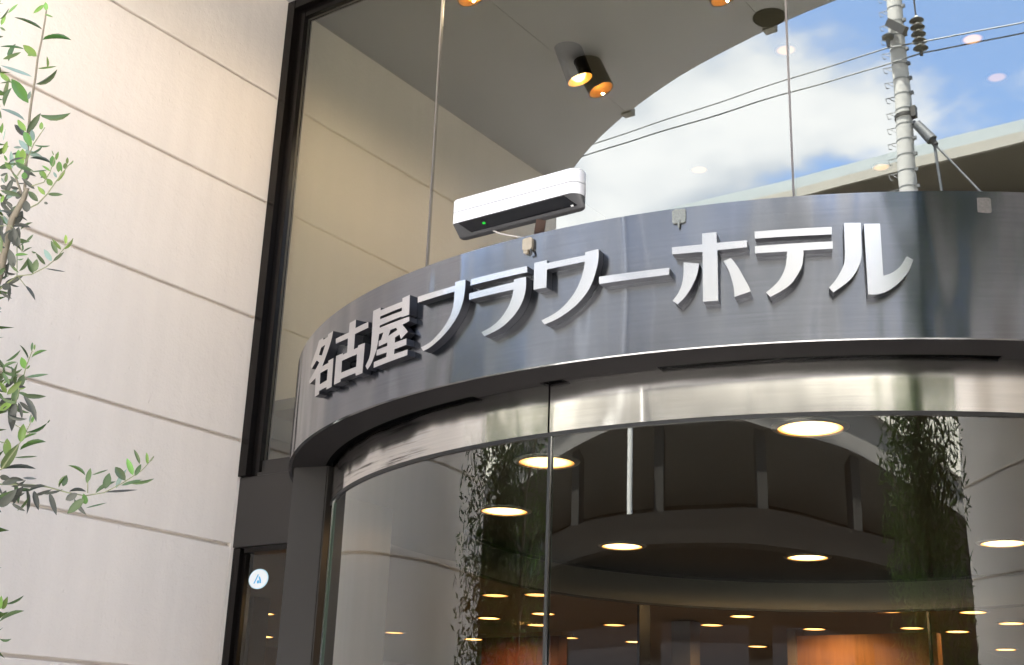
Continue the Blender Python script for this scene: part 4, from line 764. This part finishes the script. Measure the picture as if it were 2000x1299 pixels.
# ------------------------------------------------------------------ the raised letters
def smooth_outline(P, lim=30, seg=3):
    n = len(P); P = [Vector(p) for p in P]; sm = []
    for i in range(n):
        a = (P[i]-P[i-1]); b = (P[(i+1) % n]-P[i]); sm.append(a.length > 0 and b.length > 0 and math.degrees(a.angle(b)) < lim)
    out = []
    for i in range(n):
        j = (i+1) % n; p1, p2 = P[i], P[j]
        out.append(p1)
        if sm[i] or sm[j]:
            p0 = P[i-1] if sm[i] else p1-(p2-p1); p3 = P[(j+1) % n] if sm[j] else p2+(p2-p1)
            for k in range(1, seg+1):
                t = k/(seg+1)
                out.append(0.5*((2*p1)+(p2-p0)*t+(2*p0-5*p1+4*p2-p3)*t*t+(3*p1-p0-3*p2+p3)*t**3))
        else:
            L = (p2-p1).length; q = int(L/0.03)
            for k in range(1, q+1): out.append(p1+(p2-p1)*k/(q+1))
    return out
sign = thing('hotel_sign', (CX, CY, 2.52), 'raised satin steel Japanese lettering across the curved dark fascia', 'sign')
def letter(ch, polys):
    cu = bpy.data.curves.new('letter', 'CURVE'); cu.dimensions = '2D'; cu.fill_mode = 'BOTH'; cu.extrude = 0.0145
    for P in polys:
        Q = smooth_outline(P); sp = cu.splines.new('POLY'); sp.points.add(len(Q)-1); sp.use_cyclic_u = True
        for k, q in enumerate(Q): sp.points[k].co = (q.x, q.y, 0, 1)
    o = bpy.data.objects.new('letter', cu); COL.objects.link(o); bpy.context.view_layer.update()
    me = bpy.data.meshes.new_from_object(o.evaluated_get(bpy.context.evaluated_depsgraph_get())); bpy.data.objects.remove(o)
    me.name = 'letter'; me.materials.clear(); me.materials.append(LETTER); me.materials.append(LETTER_SIDE)
    for p in me.polygons: p.material_index = 0 if p.normal.z > 0.7 else 1
    bm = bmesh.new(); bm.from_mesh(me); bmesh.ops.remove_doubles(bm, verts=bm.verts, dist=1e-5)
    xs = [v.co.x for v in bm.verts]; x = math.floor(min(xs)/0.012)*0.012
    while x < max(xs):
        x += 0.012; bmesh.ops.bisect_plane(bm, geom=bm.verts[:]+bm.edges[:]+bm.faces[:], plane_co=(x, 0, 0), plane_no=(1, 0, 0), dist=1e-6)
    bm.to_mesh(me); bm.free()
    for v in me.vertices:
        a = v.co.x/2.13-pi/2; r = 2.115+v.co.z; z = v.co.y
        v.co = (r*cos(a), r*sin(a), z-2.52)
    bm = bmesh.new(); bm.from_mesh(me); bmesh.ops.remove_doubles(bm, verts=bm.verts, dist=1e-5); bmesh.ops.recalc_face_normals(bm, faces=bm.faces); bm.to_mesh(me); bm.free(); me.polygons.foreach_set('use_smooth', [True]*len(me.polygons)); me.set_sharp_from_angle(angle=R(25)); me.update()
    o = bpy.data.objects.new('letter', me); COL.objects.link(o); o.parent = sign; o['label'] = 'raised steel character ' + ch
for ch, polys in LETTERS: letter(ch, polys)

# ------------------------------------------------------------------ sensor above the fascia
ds = thing('door_sensor', (2.09, -0.95, 2.925), 'white door sensor box with black window and green light on the canopy edge', 'sensor')
def plan(x0, x1, y0, y1, r, n=7, rl=None):
    out = []; rl = r if rl is None else rl
    for cx_, cy_2, a0, q in ((x1-r, y1-r, 0, r), (x0+rl, y1-rl, 90, rl), (x0+rl, y0+rl, 180, rl), (x1-r, y0+r, 270, r)):
        for k in range(n+1): a = R(a0+90*k/n); out.append((cx_+q*cos(a), cy_2+q*sin(a)))
    return out
FR = plan(1.868, 2.304, -1.0, -0.935, 0.032, 7, 0.012)
def lev(z, ins=0.0, ymin=-9): return [(2.088+(x-2.088)*(1-ins/0.22), max(-0.9675+(y+0.9675)*(1-ins/0.033), ymin), z) for x, y in FR]
MB().loft([lev(3.004), lev(3.0395), lev(3.0445, 0.003), lev(3.046, 0.008)]).build('sensor_lid', WHITEP, ds, smooth=40)
MB().loft([lev(2.968), lev(3.0015)]).build('sensor_housing', WHITEP, ds, smooth=40)
MB().loft([lev(3.0016, 0.0022), lev(3.0039, 0.0022)]).build('lid_seam', GASKET, ds)
MB().loft([lev(2.9675, 0.0005), lev(2.9385, 0.0005, -0.957)]).build('sensor_base', GREYP, ds, smooth=30)
sl = lambda x, t: (x, -1.0+0.043*t, 2.9675-0.029*t)
nrm_ = Vector((0, -0.559, -0.829))
wv = [Vector(sl(1.893, 0.05)), Vector(sl(2.258, 0.05)), Vector(sl(2.283, 0.80)), Vector(sl(1.918, 0.80))]
win = MB().loft([[p+nrm_*0.0012 for p in wv], [p-nrm_*0.003 for p in wv]]).build('sensor_window', BLACKP, ds)
def on_slope(x, t, d=0.0018): return Vector(sl(x, t))+nrm_*d
MB().obox(on_slope(1.975, 0.42), Vector((1, 0, 0)), Vector((0, 0.829, -0.559)), nrm_, 0.0045, 0.003, 0.0012).build('indicator_light', LED, win)
MB().obox(on_slope(2.268, 0.74), Vector((1, 0, 0)), Vector((0, 0.829, -0.559)), nrm_, 0.004, 0.0025, 0.0012).build('window_tab', WHITEP, win)
m = MB(); m.bar((2.125, -0.925, 2.886), (2.150, -0.945, 2.945), 0.028, 0.006); m.box(2.10, -0.93, 2.8855, 2.17, -0.86, 2.890)
m.build('bracket_arm', BROWN, ds)
MB().tube([(1.985, -0.950, 2.9405), (2.01, -0.948, 2.926), (2.055, -0.943, 2.910), (2.09, -0.935, 2.899), (2.125, -0.925, 2.894), (2.14, -0.89, 2.889)], 0.0028, 8).build('sensor_cable', CABLEG, ds, smooth=60)

# small fittings stuck on the fascia
def on_fascia(deg, z, r=2.10):
    a = R(deg); n = Vector((cos(a), sin(a), 0)); t = Vector((-sin(a), cos(a), 0)); return Vector((CX, CY, z))+n*r, n, t
def rr_plate(mm, c, n, t, w, h, d, rad=0.006, jit=0.0):
    pts = [(x, y) for x, y in plan(-w/2, w/2, -h/2, h/2, rad, 3)]
    zax = Vector((0, 0, 1)); j = [(random.uniform(-jit, jit), random.uniform(-jit, jit)) for _ in pts]
    mm.loft([[c+t*(x+a)+zax*(y+b)+n*q for (x, y), (a, b) in zip(pts, j)] for q in (0.0003, d)])
Cc, n_, t_ = on_fascia(-89.33, 2.862)
cl = thing('cable_clip', Cc, 'yellowed plastic clip with a cut black cable end under the sensor bracket', 'clip')
mm = MB(); rr_plate(mm, Cc, n_, t_, 0.032, 0.036, 0.010); mm.build('clip_plate', TAPE, cl, smooth=40)
mm = MB(); rr_plate(mm, Cc-Vector((0, 0, 0.020))-t_*0.006, n_, t_, 0.014, 0.014, 0.008, 0.003); mm.build('clip_tab', TAPE, cl, smooth=40)
mm = MB(); mm.tube([Cc+n_*0.006+t_*0.009-Vector((0, 0, 0.016)), Cc+n_*0.010+t_*0.014-Vector((0, 0, 0.022)), Cc+n_*0.010+t_*0.015-Vector((0, 0, 0.033)), Cc+n_*0.006+t_*0.009-Vector((0, 0, 0.036))], 0.0028, 8); mm.build('cable_end', GASKET, cl, smooth=60)
Cc, n_, t_ = on_fascia(-77.06, 2.866)
cl = thing('cable_clip', Cc, 'speckled grey glue pad with a cut cable stub above the sign lettering', 'clip')
mm = MB(); rr_plate(mm, Cc, n_, t_, 0.036, 0.040, 0.005, jit=0.001); mm.build('glue_pad', GLUE, cl, smooth=40)
mm = MB(); mm.tube([Cc+n_*0.004-Vector((0, 0, 0.014)), Cc+n_*0.007-Vector((0, 0, 0.022)), Cc+n_*0.006-Vector((0, 0, 0.034))], [0.005, 0.004, 0.0026], 8); mm.build('cable_end', GLUE, cl, smooth=60)
Cc, n_, t_ = on_fascia(-56.2, 2.852)
cl = thing('glue_patch', Cc, 'square of old glue residue left near the right end of the fascia', 'glue mark')
mm = MB(); rr_plate(mm, Cc, n_, t_, 0.036, 0.042, 0.0012, jit=0.0015); mm.build('glue_film', RESIDUE, cl)

# ------------------------------------------------------------------ lamps
def can_light(x, y, label, low, lit=True, power=0.0, lean=(0.0, 0.0)):
    """black cylinder lamp hung from the soffit"""
    L = thing('ceiling_spotlight', (x, y, SOF), label, 'lamp', 'black cylinder lamps on the soffit')
    h, r = 0.185, 0.068
    MB().lathe([(r, 0.03), (r, -h), (r-0.004, -h), (r-0.004, -0.01)], (x, y, SOF), 40).build('lamp_body', FRAME if lit else BLACK, L, smooth=40)
    MB().lathe([(r-0.0045, -h+0.001), (r-0.0055, -0.095), (0.031, -0.066), (0.030, -0.060), (r-0.0045, -0.060)], (x, y, SOF), 40, False, True).build('reflector', WARMIN, L, smooth=40); rf_ = L.children[-1]
    MB().lathe([(r-0.0056, -0.112), (r-0.010, -0.113), (r-0.010, -0.115), (r-0.0054, -0.116)], (x, y, SOF), 40, False, True).build('baffle_ring', FRAME, rf_)
    if low: MB().lathe([(0.001, -0.190), (0.025, -0.184), (0.040, -0.160), (0.040, -0.145), (0.026, -0.11), (0.012, -0.08), (0.001, -0.08)], (x, y, SOF), 24).build('bulb', LAMP4, L, smooth=60)
    else: MB().lathe([(0.001, -0.079), (0.022, -0.077), (0.0305, -0.0675), (0.0305, -0.065), (0.001, -0.065)], (x, y, SOF), 24).build('bulb', LAMP2, L, smooth=60)
    L.rotation_mode = 'QUATERNION'; L.rotation_quaternion = Vector((0, 0, -1)).rotation_difference(Vector((lean[0], lean[1], -0.2)))
    if power:
        ld = bpy.data.lights.new('spot', 'SPOT'); ld.energy = power; ld.color = (1, 0.76, 0.52); ld.spot_size = R(179); ld.spot_blend = 0.6; ld.shadow_soft_size = 0.004
        lo = bpy.data.objects.new('lamp_light', ld); COL.objects.link(lo); lo.parent = L; lo.rotation_mode = 'QUATERNION'; lo.rotation_quaternion = L.rotation_quaternion.inverted(); lo.location = (0, 0, -h-0.025)
    return L
can_light(0.87, -0.17, 'black cylinder spotlight on the soffit nearest the cream wall', False, power=0.9, lean=(0.076, -0.038))
can_light(0.931, -1.193, 'black cylinder spotlight with a glowing amber mouth mid soffit', False, power=0.9, lean=(0.076, -0.038))
can_light(1.83, -0.78, 'black cylinder spotlight on the soffit above the sign', False, power=0.9, lean=(0.076, -0.038))
can_light(3.2, -0.80, 'black cylinder spotlight on the right half of the soffit', False, power=0.9, lean=(0.076, -0.038))
can_light(0.935, 0.15, 'bright bulb spotlight behind the upper glass nearest the glass joint', True, power=1.25, lean=(0.055, 0.050))
can_light(0.915, 1.032, 'bright bulb spotlight behind the glass beside the amber mouthed lamp', True, power=1.25, lean=(0.055, 0.050))
def down_light(x, y, z, r, label, mat, group, proto=[None], trim=True):
    L = thing('downlight', (x, y, z), label, 'lamp', group)
    MB().lathe([(0.001, -0.004), (r, -0.004), (r, -0.001), (0.001, -0.001)], (x, y, z), 40).build('lamp_disc', mat, L)
    MB().lathe([(r+0.001, -0.0005), (r+0.002, -0.008), (r*1.2, -0.004), (r*1.22, -0.0005)], (x, y, z), 40).build('trim_ring', INNER, L, smooth=40)
    return L
for (x, y), lab in zip([(1.800, -0.372), (1.189, 0.248), (2.693, -0.389), (1.184, 1.142), (1.794, 1.739), (2.656, 1.694)],
        ['round drum downlight cut by the door seam', 'round drum downlight left of the seam, in front of the dark tree reflection', 'largest brightest drum downlight right under the steel band',
         'small drum downlight right of the seam', 'drum downlight low in the middle over the inner band', 'drum downlight at the right edge of the photo']):
    L = down_light(x, y, 2.399, 0.088, lab, LAMP, 'recessed downlights in the drum ceiling')
    ld = bpy.data.lights.new('spot', 'SPOT'); ld.energy = 1.3 if 'inner band' in lab else 0.2; ld.color = (1, 0.62, 0.28); ld.spot_size = R(176); ld.spot_blend = 0.3; ld.shadow_soft_size = 0.01
    lo = bpy.data.objects.new('lamp_light', ld); COL.objects.link(lo); lo.parent = L; lo.location = (0, 0, -0.035)
lob = [(-2.36, 5.04), (-1.99, 5.13), (-2.75, 6.34), (-3.39, 7.19), (-1.42, 5.66), (-2.61, 7.41), (-3.33, 9.07), (-1.67, 7.69), (-0.87, 8.31), (0.31, 7.11), (0.34, 8.89), (0.27, 10.85), (-5.56, 5.44), (-7.56, 7.38), (2.2, 9.2), (-0.1, 6.55), (-3.5, 6.5), (0.04, 8.47), (0.99, 8.32), (-1.06, 7.09), (-3.83, 8.46), (-6.04, 10.59), (-5.07, 8.33), (-0.61, 9.0), (-2.21, 9.91), (-2.4, 8.53), (0.92, 7.39), (-5.51, 7.42)]
LOBL = ['wide warm lobby downlight left of the door seam, highest of the lamps there', 'small warm lobby downlight just left of the door seam, level with the wide oval one',
        'warm lobby downlight cut by the door seam', 'small warm lobby downlight under the one cut by the door seam', 'warm lobby downlight right of the door seam, highest of the three there', 'dim warm lobby downlight right of the door seam, middle of the three there',
        'warm lobby downlight right of the door seam, lowest of the three there', 'small warm lobby downlight right of the dark inner post', 'small warm lobby downlight low in the middle above the amber panel', 'bright lobby downlight in front of the right tree reflection',
        'lobby downlight at the lower right, left of the lowest corner lamp', 'lowest lobby downlight near the bottom right corner of the photo', 'upper of the two warm lamps inside the narrow side window', 'lower of the two warm lamps inside the narrow side window',
        'lobby downlight near the right edge, under the drum downlight there', 'added lobby downlight lighting the amber panel from in front', 'lobby downlight above the red brown partition']+['lobby downlight just right of the amber panel top', 'lobby downlight at the right edge beside the tree reflection', 'lobby downlight between the inner post and the amber panel', 'lobby downlight just right of the door seam near the bottom', 'lowest lobby downlight left of the door seam',
        'lobby downlight left of the red brown partition', 'lobby downlight over the left part of the amber panel', 'lowest lobby downlight left of the amber panel', 'lobby downlight beside the slim lobby column right of the seam', 'highest lobby downlight at the lower right, just under the inner band', 'lone lobby downlight over the reflected cream wall at lower left']
base = None
for i, (x, y) in enumerate(lob):
    lab = LOBL[i]
    if base is None: base = L = down_light(x, y, 2.799, 0.11, lab, LAMP3, 'warm downlights in the lobby ceiling')
    else: L = copy_tree(base); L.location = (x, y, 2.799); L['label'] = lab
    if i % 4 == 0 or i == 15:  # one lamp is added in front of the amber panel to make it glow
        ld = bpy.data.lights.new('spot', 'SPOT'); ld.energy = 1.8; ld.color = (1, 0.58, 0.25); ld.spot_size = R(150); ld.spot_blend = 0.6; ld.shadow_soft_size = 0.01
        lo = bpy.data.objects.new('lamp_light', ld); COL.objects.link(lo); lo.parent = L; lo.location = (0, 0, -0.02)
base = None
for i, (x, y) in enumerate([(1.84, 1.62), (2.65, 2.01), (2.65, 2.44), (0.85, 2.6), (1.79, 3.13)]):
    lab = ['pale round downlight behind the glass close to the glass joint', 'pale round downlight behind the glass right of the insulators', 'faint downlight behind the glass, lowest on the right', 'faint downlight behind the glass above the sensor', 'faint downlight behind the glass left of the pole'][i]
    if base is None: base = L = down_light(x, y, SOF-0.001, 0.05, lab, LAMPU, 'recessed downlights behind the upper glass')
    else: L = copy_tree(base); L.location = (x, y, SOF-0.001); L['label'] = lab
off = thing('downlight', (1.89, -1.31, SOF), 'unlit black recessed downlight at the curved edge of the soffit', 'lamp')
MB().lathe([(0.001, -0.002), (0.07, -0.002), (0.075, -0.008), (0.08, -0.002), (0.08, 0.0), (0.001, 0.0)], (1.89, -1.31, SOF-0.0005), 32).build('lamp_opening', BLACK, off)

# ------------------------------------------------------------------ olive trees
def leaf_mesh(name, mat, fold=0.16, bend=0.10, twist=0.0):
    # unit leaf along +X, width 1 along Y
    prof = [(0.0, 0.03), (0.12, 0.30), (0.30, 0.48), (0.5, 0.5), (0.7, 0.42), (0.88, 0.2), (1.0, 0.0)]
    v = []; f = []
    for i, (x, w) in enumerate(prof):
        zz_ = -bend*4*(x-0.5)**2+bend
        if w == 0: v.append((x, 0, zz_)); continue
        v += [(x, -w, zz_+fold*w), (x, 0, zz_), (x, w, zz_+fold*w)]
    for i in range(5):
        a = i*3; f += [(a, a+1, a+4, a+3), (a+1, a+2, a+5, a+4)]
    f += [(15, 16, 18), (16, 17, 18)]
    me = bpy.data.meshes.new(name); me.from_pydata(v, [], f); me.materials.append(mat); me.polygons.foreach_set('use_smooth', [True]*len(me.polygons)); me.update()
    return me
LV = [[leaf_mesh('leaf', mm_, fo, be) for fo, be in ((0.25, 0.03), (0.4, 0.06), (0.15, -0.05))] for mm_ in LEAFM]
def crown(tree, cen, rad, n, seed, keep):
    rnd = random.Random(seed); v = []; f = []
    while n:
        d = Vector((rnd.gauss(0, 1), rnd.gauss(0, 1), rnd.gauss(0, 1))).normalized()*(rnd.random()**0.62)
        p = Vector((cen[0]+d.x*rad[0], cen[1]+d.y*rad[1], cen[2]+d.z*rad[2]))
        cl_ = 0.5+0.5*sin(p.x*11+seed)*sin(p.y*9+1.3)*sin(p.z*7+seed*2)
        if rnd.random() > 0.25+cl_ or not keep(p): continue
        u = Vector((rnd.gauss(0, 1), rnd.gauss(0, 1), rnd.gauss(0.2, 1))).normalized(); w = u.orthogonal().normalized(); w = Matrix.Rotation(rnd.uniform(0, 6.28), 3, u) @ w
        L = rnd.uniform(0.035, 0.07); W = L*0.13; o = len(v); c = u.cross(w)*L*0.06
        v += [p, p+u*L*0.5+w*W+c, p+u*L, p+u*L*0.5-w*W+c]; f.append((o, o+1, o+2, o+3)); n -= 1
    off = tree.location; me = bpy.data.meshes.new('foliage'); me.from_pydata([q-off for q in v], [], f); me.materials.append(CROWNM); me.update()
    o = bpy.data.objects.new('foliage', me); COL.objects.link(o); o.parent = tree; o['kind'] = 'stuff'; return o
def branches(tree, base, cen, rad, n, seed, keep):
    rnd = random.Random(seed)
    for k in range(n):
        z0 = cen[2]-rad[2]*0.7+rad[2]*1.3*k/n; a = rnd.uniform(0, 6.28); p0 = Vector((base[0], base[1], z0))
        p1 = Vector((cen[0]+rad[0]*0.8*cos(a), cen[1]+rad[1]*0.8*sin(a), z0+rnd.uniform(0.3, 0.6)))
        if not keep(p1): continue
        MB().tube([p0, p0.lerp(p1, 0.5)+Vector((0, 0, -0.05)), p1], [0.011, 0.007, 0.003], 6).build('branch', BARK, tree, smooth=60)
tr = thing('olive_tree', (1.0, -1.99, 0.5), 'young olive tree with bright green shoots in front of the cream wall', 'tree')
CAM = Vector((3.99, -3.6, 1.5))
keepL = lambda p: (p-CAM).dot(rt)/(p-CAM).dot(fw) < -0.418 and p.x > 0.1       # the mass of the crown stands just left of what the photograph shows
MB().tube([(1.0, -1.99, 0.46), (1.01, -1.98, 1.0), (0.985, -1.975, 1.5), (1.02, -1.96, 2.0), (1.055, -1.94, 2.3), (1.088, -1.927, 2.506)], [0.026, 0.023, 0.020, 0.017, 0.014, 0.0122], 10).build('trunk', BARK, tr, smooth=60)
for S in STEMS:
    MB().tube([q[:3] for q in S], [q[3] for q in S], 7).build('branch', BARK if S[0][3] > 0.003 else TWIG, tr, smooth=60)
for i, (x0, y0, z0, x1, y1, z1, nx, ny, nz, w, c) in enumerate(LEAVES):
    b = Vector((x0, y0, z0)); u = Vector((x1, y1, z1))-b; L = u.length; u.normalize(); n = Vector((nx, ny, nz)); n = (n-u*n.dot(u)).normalized()
    if c == 3: n = n
    s_ = n.cross(u)
    o = bpy.data.objects.new('leaf', LV[c][i % 3]); COL.objects.link(o); o.parent = tr
    mw = Matrix(((u.x*L, s_.x*w, n.x*L*0.7, b.x-tr.location.x), (u.y*L, s_.y*w, n.y*L*0.7, b.y-tr.location.y), (u.z*L, s_.z*w, n.z*L*0.7, b.z-tr.location.z), (0, 0, 0, 1)))
    o.matrix_basis = mw
cenL, radL = (0.80, -1.90, 2.35), (0.46, 0.46, 1.35)
crown(tr, cenL, radL, 9500, 3, keepL); branches(tr, (1.0, -1.98), cenL, radL, 12, 5, keepL)
tr2 = thing('olive_tree', (4.24, -1.90, 0.5), 'second olive tree standing by the right entrance wall, seen reflected in the door glass', 'tree')
keepR = lambda p: p.x > 3.6
MB().tube([(4.24, -1.90, 0.46), (4.22, -1.89, 1.2), (4.26, -1.91, 2.0), (4.23, -1.90, 2.8), (4.24, -1.89, 3.3)], [0.028, 0.024, 0.02, 0.014, 0.006], 10).build('trunk', BARK, tr2, smooth=60)
cenR, radR = (4.24, -1.90, 2.55), (0.36, 0.36, 1.5)
crown(tr2, cenR, radR, 9500, 8, keepR); crown(tr2, (4.50, -1.78, 3.75), (0.58, 0.55, 0.60), 7000, 11, keepR); branches(tr2, (4.24, -1.90), cenR, radR, 12, 9, keepR)  # wide upper lobe is added to darken the reflection at the fascia's right end
for x, y, lab in ((1.0, -1.99, 'grey planter tub under the left olive tree'), (4.24, -1.90, 'grey planter tub under the right olive tree')):
    pl = thing('planter', (x, y, 0), lab, 'planter')
    MB().lathe([(0.20, 0.0), (0.26, 0.46), (0.27, 0.5), (0.235, 0.5), (0.225, 0.44), (0.001, 0.44)], (x, y, 0), 32).build('tub', POT, pl, smooth=40)
    MB().lathe([(0.224, 0.441), (0.224, 0.47), (0.12, 0.485), (0.001, 0.49)], (x, y, 0), 24).build('soil', SOIL, pl, smooth=60)

# ------------------------------------------------------------------ across the street (seen in the glass): station, pole, lines
YE = -16.0
stn = thing('station_building', (0, YE, 0), 'long elevated station with a white eave across the street, mirrored in the glass', 'building')
def eave_prism(pts, m, name):   # profile in (y, z), run along x
    mm = MB(); mm.loft([[(x, y, z) for y, z in pts] for x in (-90, 70)]); return mm.build(name, m, stn)
eave_prism([(YE, 11.32), (YE, 11.50), (YE-0.07, 11.50), (YE-0.07, 11.32)], EAVEW, 'eave_lower')
eave_prism([(YE-0.02, 11.503), (YE-0.10, 11.76), (YE-0.16, 11.76), (YE-0.07, 11.503)], EAVEG, 'eave_upper')
eave_prism([(YE-0.075, 11.36), (YE-0.163, 11.75), (YE-16, 12.6), (YE-16, 12.3)], RSOF, 'roof')
m = MB()
for k in range(-22, 18):
    for pr in ([(YE+0.003, 11.321), (YE+0.003, 11.502), (YE-0.05, 11.502), (YE-0.05, 11.321)], [(YE-0.017, 11.504), (YE-0.097, 11.761), (YE-0.15, 11.761), (YE-0.07, 11.504)]):
        m.loft([[(x, y, z) for y, z in pr] for x in (k*4.0-0.01, k*4.0+0.01)])
m.build('eave_joint', EAVEG, stn)
for k in range(-14, 12):
    x = k*5.6+1.1
    MB().bar((x, YE-0.8, 11.38), (x, YE-15, 12.1), 0.34, 0.32).build('roof_beam', STBEAM, stn)
    MB().box(x-0.2, YE-4.2, 7.41, x+0.2, YE-3.8, 11.35).build('platform_column', STBEAM, stn)
for yy in (-2.4, -5.0, -8.0): MB().box(-90, YE+yy-0.08, 11.42-yy*0.048, 70, YE+yy+0.08, 11.55-yy*0.048).build('purlin', STBEAM, stn)
MB().box(-90, YE-16, 6.3, 70, YE+0.6, 7.4).build('viaduct_deck', CONC, stn)
MB().box(-90, YE+0.602, 7.1, 70, YE+0.75, 8.2).build('parapet', EAVEW, stn)
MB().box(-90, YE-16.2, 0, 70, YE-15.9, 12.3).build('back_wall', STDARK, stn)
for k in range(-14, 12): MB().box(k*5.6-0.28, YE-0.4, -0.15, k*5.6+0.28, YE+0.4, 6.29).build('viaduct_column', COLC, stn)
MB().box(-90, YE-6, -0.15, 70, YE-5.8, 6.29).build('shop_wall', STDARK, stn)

shops = thing('shop_row', (0, -13.6, -0.01), 'low dark row of shops added across the street to darken the reflection in the door glass', 'shops')  # added row: keeps the lower reflection in the door glass dark
MB().box(-60, -13.75, -0.15, 60, -13.5, 4.6).build('shop_front', STDARK, shops); MB().box(-60, -13.48, 4.1, 60, -13.1, 4.3).build('shop_canopy', STDARK, shops)
for k in range(-11, 12): MB().box(k*5.1+0.4, -13.49, 0.4, k*5.1+4.4, -13.44, 3.2).build('shop_window', SHOPW, shops)

YP = -14.0
pole = thing('utility_pole', (-1.36, YP, -0.15), 'pale concrete utility pole with climbing steps across the street', 'pole')
MB().tube([(-1.34, YP, -0.15), (-1.36, YP, 9.0), (-1.38, YP, 17.0)], [0.165, 0.136, 0.110], 28).build('pole_shaft', POLEC, pole, smooth=40)
zs = 9.2; k = 0
while zs < 14.2:
    rr_ = 0.136-(zs-9)*0.0032; cx0 = -1.36-(zs-9)*0.0025
    sb = MB().arc(rr_-0.01, rr_+0.004, 0, 360, zs-0.008, zs+0.008, c=(cx0, YP), n=24).build('step_band', STEEL, pole, smooth=40)
    mm = MB(); mm.tube([(cx0-rr_, YP+0.03, zs), (cx0-rr_-0.135, YP+0.03, zs+0.005), (cx0-rr_-0.10, YP+0.06, zs-0.10), (cx0-rr_-0.06, YP+0.05, zs-0.105)], 0.008, 6); mm.tube([(cx0-rr_-0.09, YP+0.03, zs), (cx0-rr_, YP+0.03, zs-0.075)], 0.007, 6); mm.build('climbing_step', STEEL, sb)
    MB().box(cx0+rr_, YP+0.0, zs-0.025, cx0+rr_+0.05, YP+0.05, zs+0.025).build('band_bolt', STEEL, sb)
    zs += 0.265; k += 1
MB().arc(0.12, 0.146, 0, 360, 11.18, 11.24, c=(-1.365, YP), n=24).build('stay_clamp', DARKST, pole, smooth=40)
MB().box(-1.235, YP-0.02, 11.14, -1.16, YP+0.09, 11.32).build('clamp_bolt', DARKST, pole)
MB().tube([(-1.17, YP+0.02, 11.02), (-0.95, YP+0.02, 10.68)], [0.070, 0.085], 16).build('stay_guard', STEEL, pole, smooth=40)
MB().tube([(-0.95, YP+0.02, 10.68), (-0.90, YP+0.02, 10.58)], 0.045, 10).build('stay_turnbuckle', DARKST, pole, smooth=40)
MB().tube([(-0.92, YP+0.02, 10.60), (-0.80, YP+0.02, 8.4)], 0.022, 8).build('stay_rod', STEEL, pole); MB().tube([(-0.92, YP+0.02, 10.60), (-0.45, YP+0.02, 9.9), (0.6, YP+0.02, 8.3)], 0.016, 8).build('stay_rod', STEEL, pole)
MB().bar((-1.44, YP+0.18, 12.86), (-1.10, YP+0.40, 12.46), 0.07, 0.13).build('wire_bracket', DARKST, pole)
MB().lathe([(0.03, 0.10), (0.10, 0.04), (0.09, 0.0), (0.035, -0.02), (0.03, -0.16), (0.001, -0.16)], (-1.44, YP+0.24, 12.52), 16).build('pin_insulator', PORC, pole, smooth=40)
MB().bar((-1.38, YP, 13.75), (0.4, YP+0.3, 13.72), 0.08, 0.10).build('cross_arm', DARKST, pole)
ins = thing('insulator_string', (-0.98, YP+0.2, 13.6), 'string of five dark disc insulators hanging beside the pole', 'insulator')
MB().tube([(-1.02, YP+0.2, 13.7), (-0.985, YP+0.2, 12.80)], 0.013, 8).build('hanger_rod', DARKST, ins)
for k in range(5):
    z = 12.72-k*0.125; x = -0.98+k*0.006
    dk = MB().lathe([(0.035, 0.035), (0.10, 0.008), (0.112, -0.010), (0.09, -0.024), (0.025, -0.036), (0.001, -0.036)], (x, YP+0.2, z), 24).build('insulator_disc', PORC, ins, smooth=50)
    MB().lathe([(0.001, 0.080), (0.028, 0.076), (0.034, 0.040), (0.028, 0.036), (0.001, 0.036)], (x, YP+0.2, z), 16).build('disc_cap', CAPM, dk, smooth=50)
MB().tube([(-0.955, YP+0.2, 12.20), (-0.955, YP+0.2, 12.09)], 0.028, 8).build('wire_clamp', DARKST, ins)
def line(pts, name, label):
    o = MB().tube(pts, 0.012, 6).build(name, WIRE); tag(o, label, 'cable', 'power lines across the street'); return o
line([(-60, YP+0.26, 10.6), (-30, YP+0.26, 11.5), (-6.63, YP+0.26, 12.13), (-1.46, YP+0.26, 12.34), (0.54, YP+0.26, 12.14), (30, YP+0.26, 11.3), (60, YP+0.26, 10.9)], 'power_line', 'upper power line tied to the pole insulator')
line([(-60, YP+0.2, 10.3), (-30, YP+0.2, 11.3), (-6.63, YP+0.2, 11.99), (-1.55, YP+0.2, 12.08), (-0.955, YP+0.2, 12.13), (0.53, YP+0.2, 12.0), (30, YP+0.2, 11.0), (60, YP+0.2, 10.5)], 'power_line', 'lower power line clamped under the disc insulators')
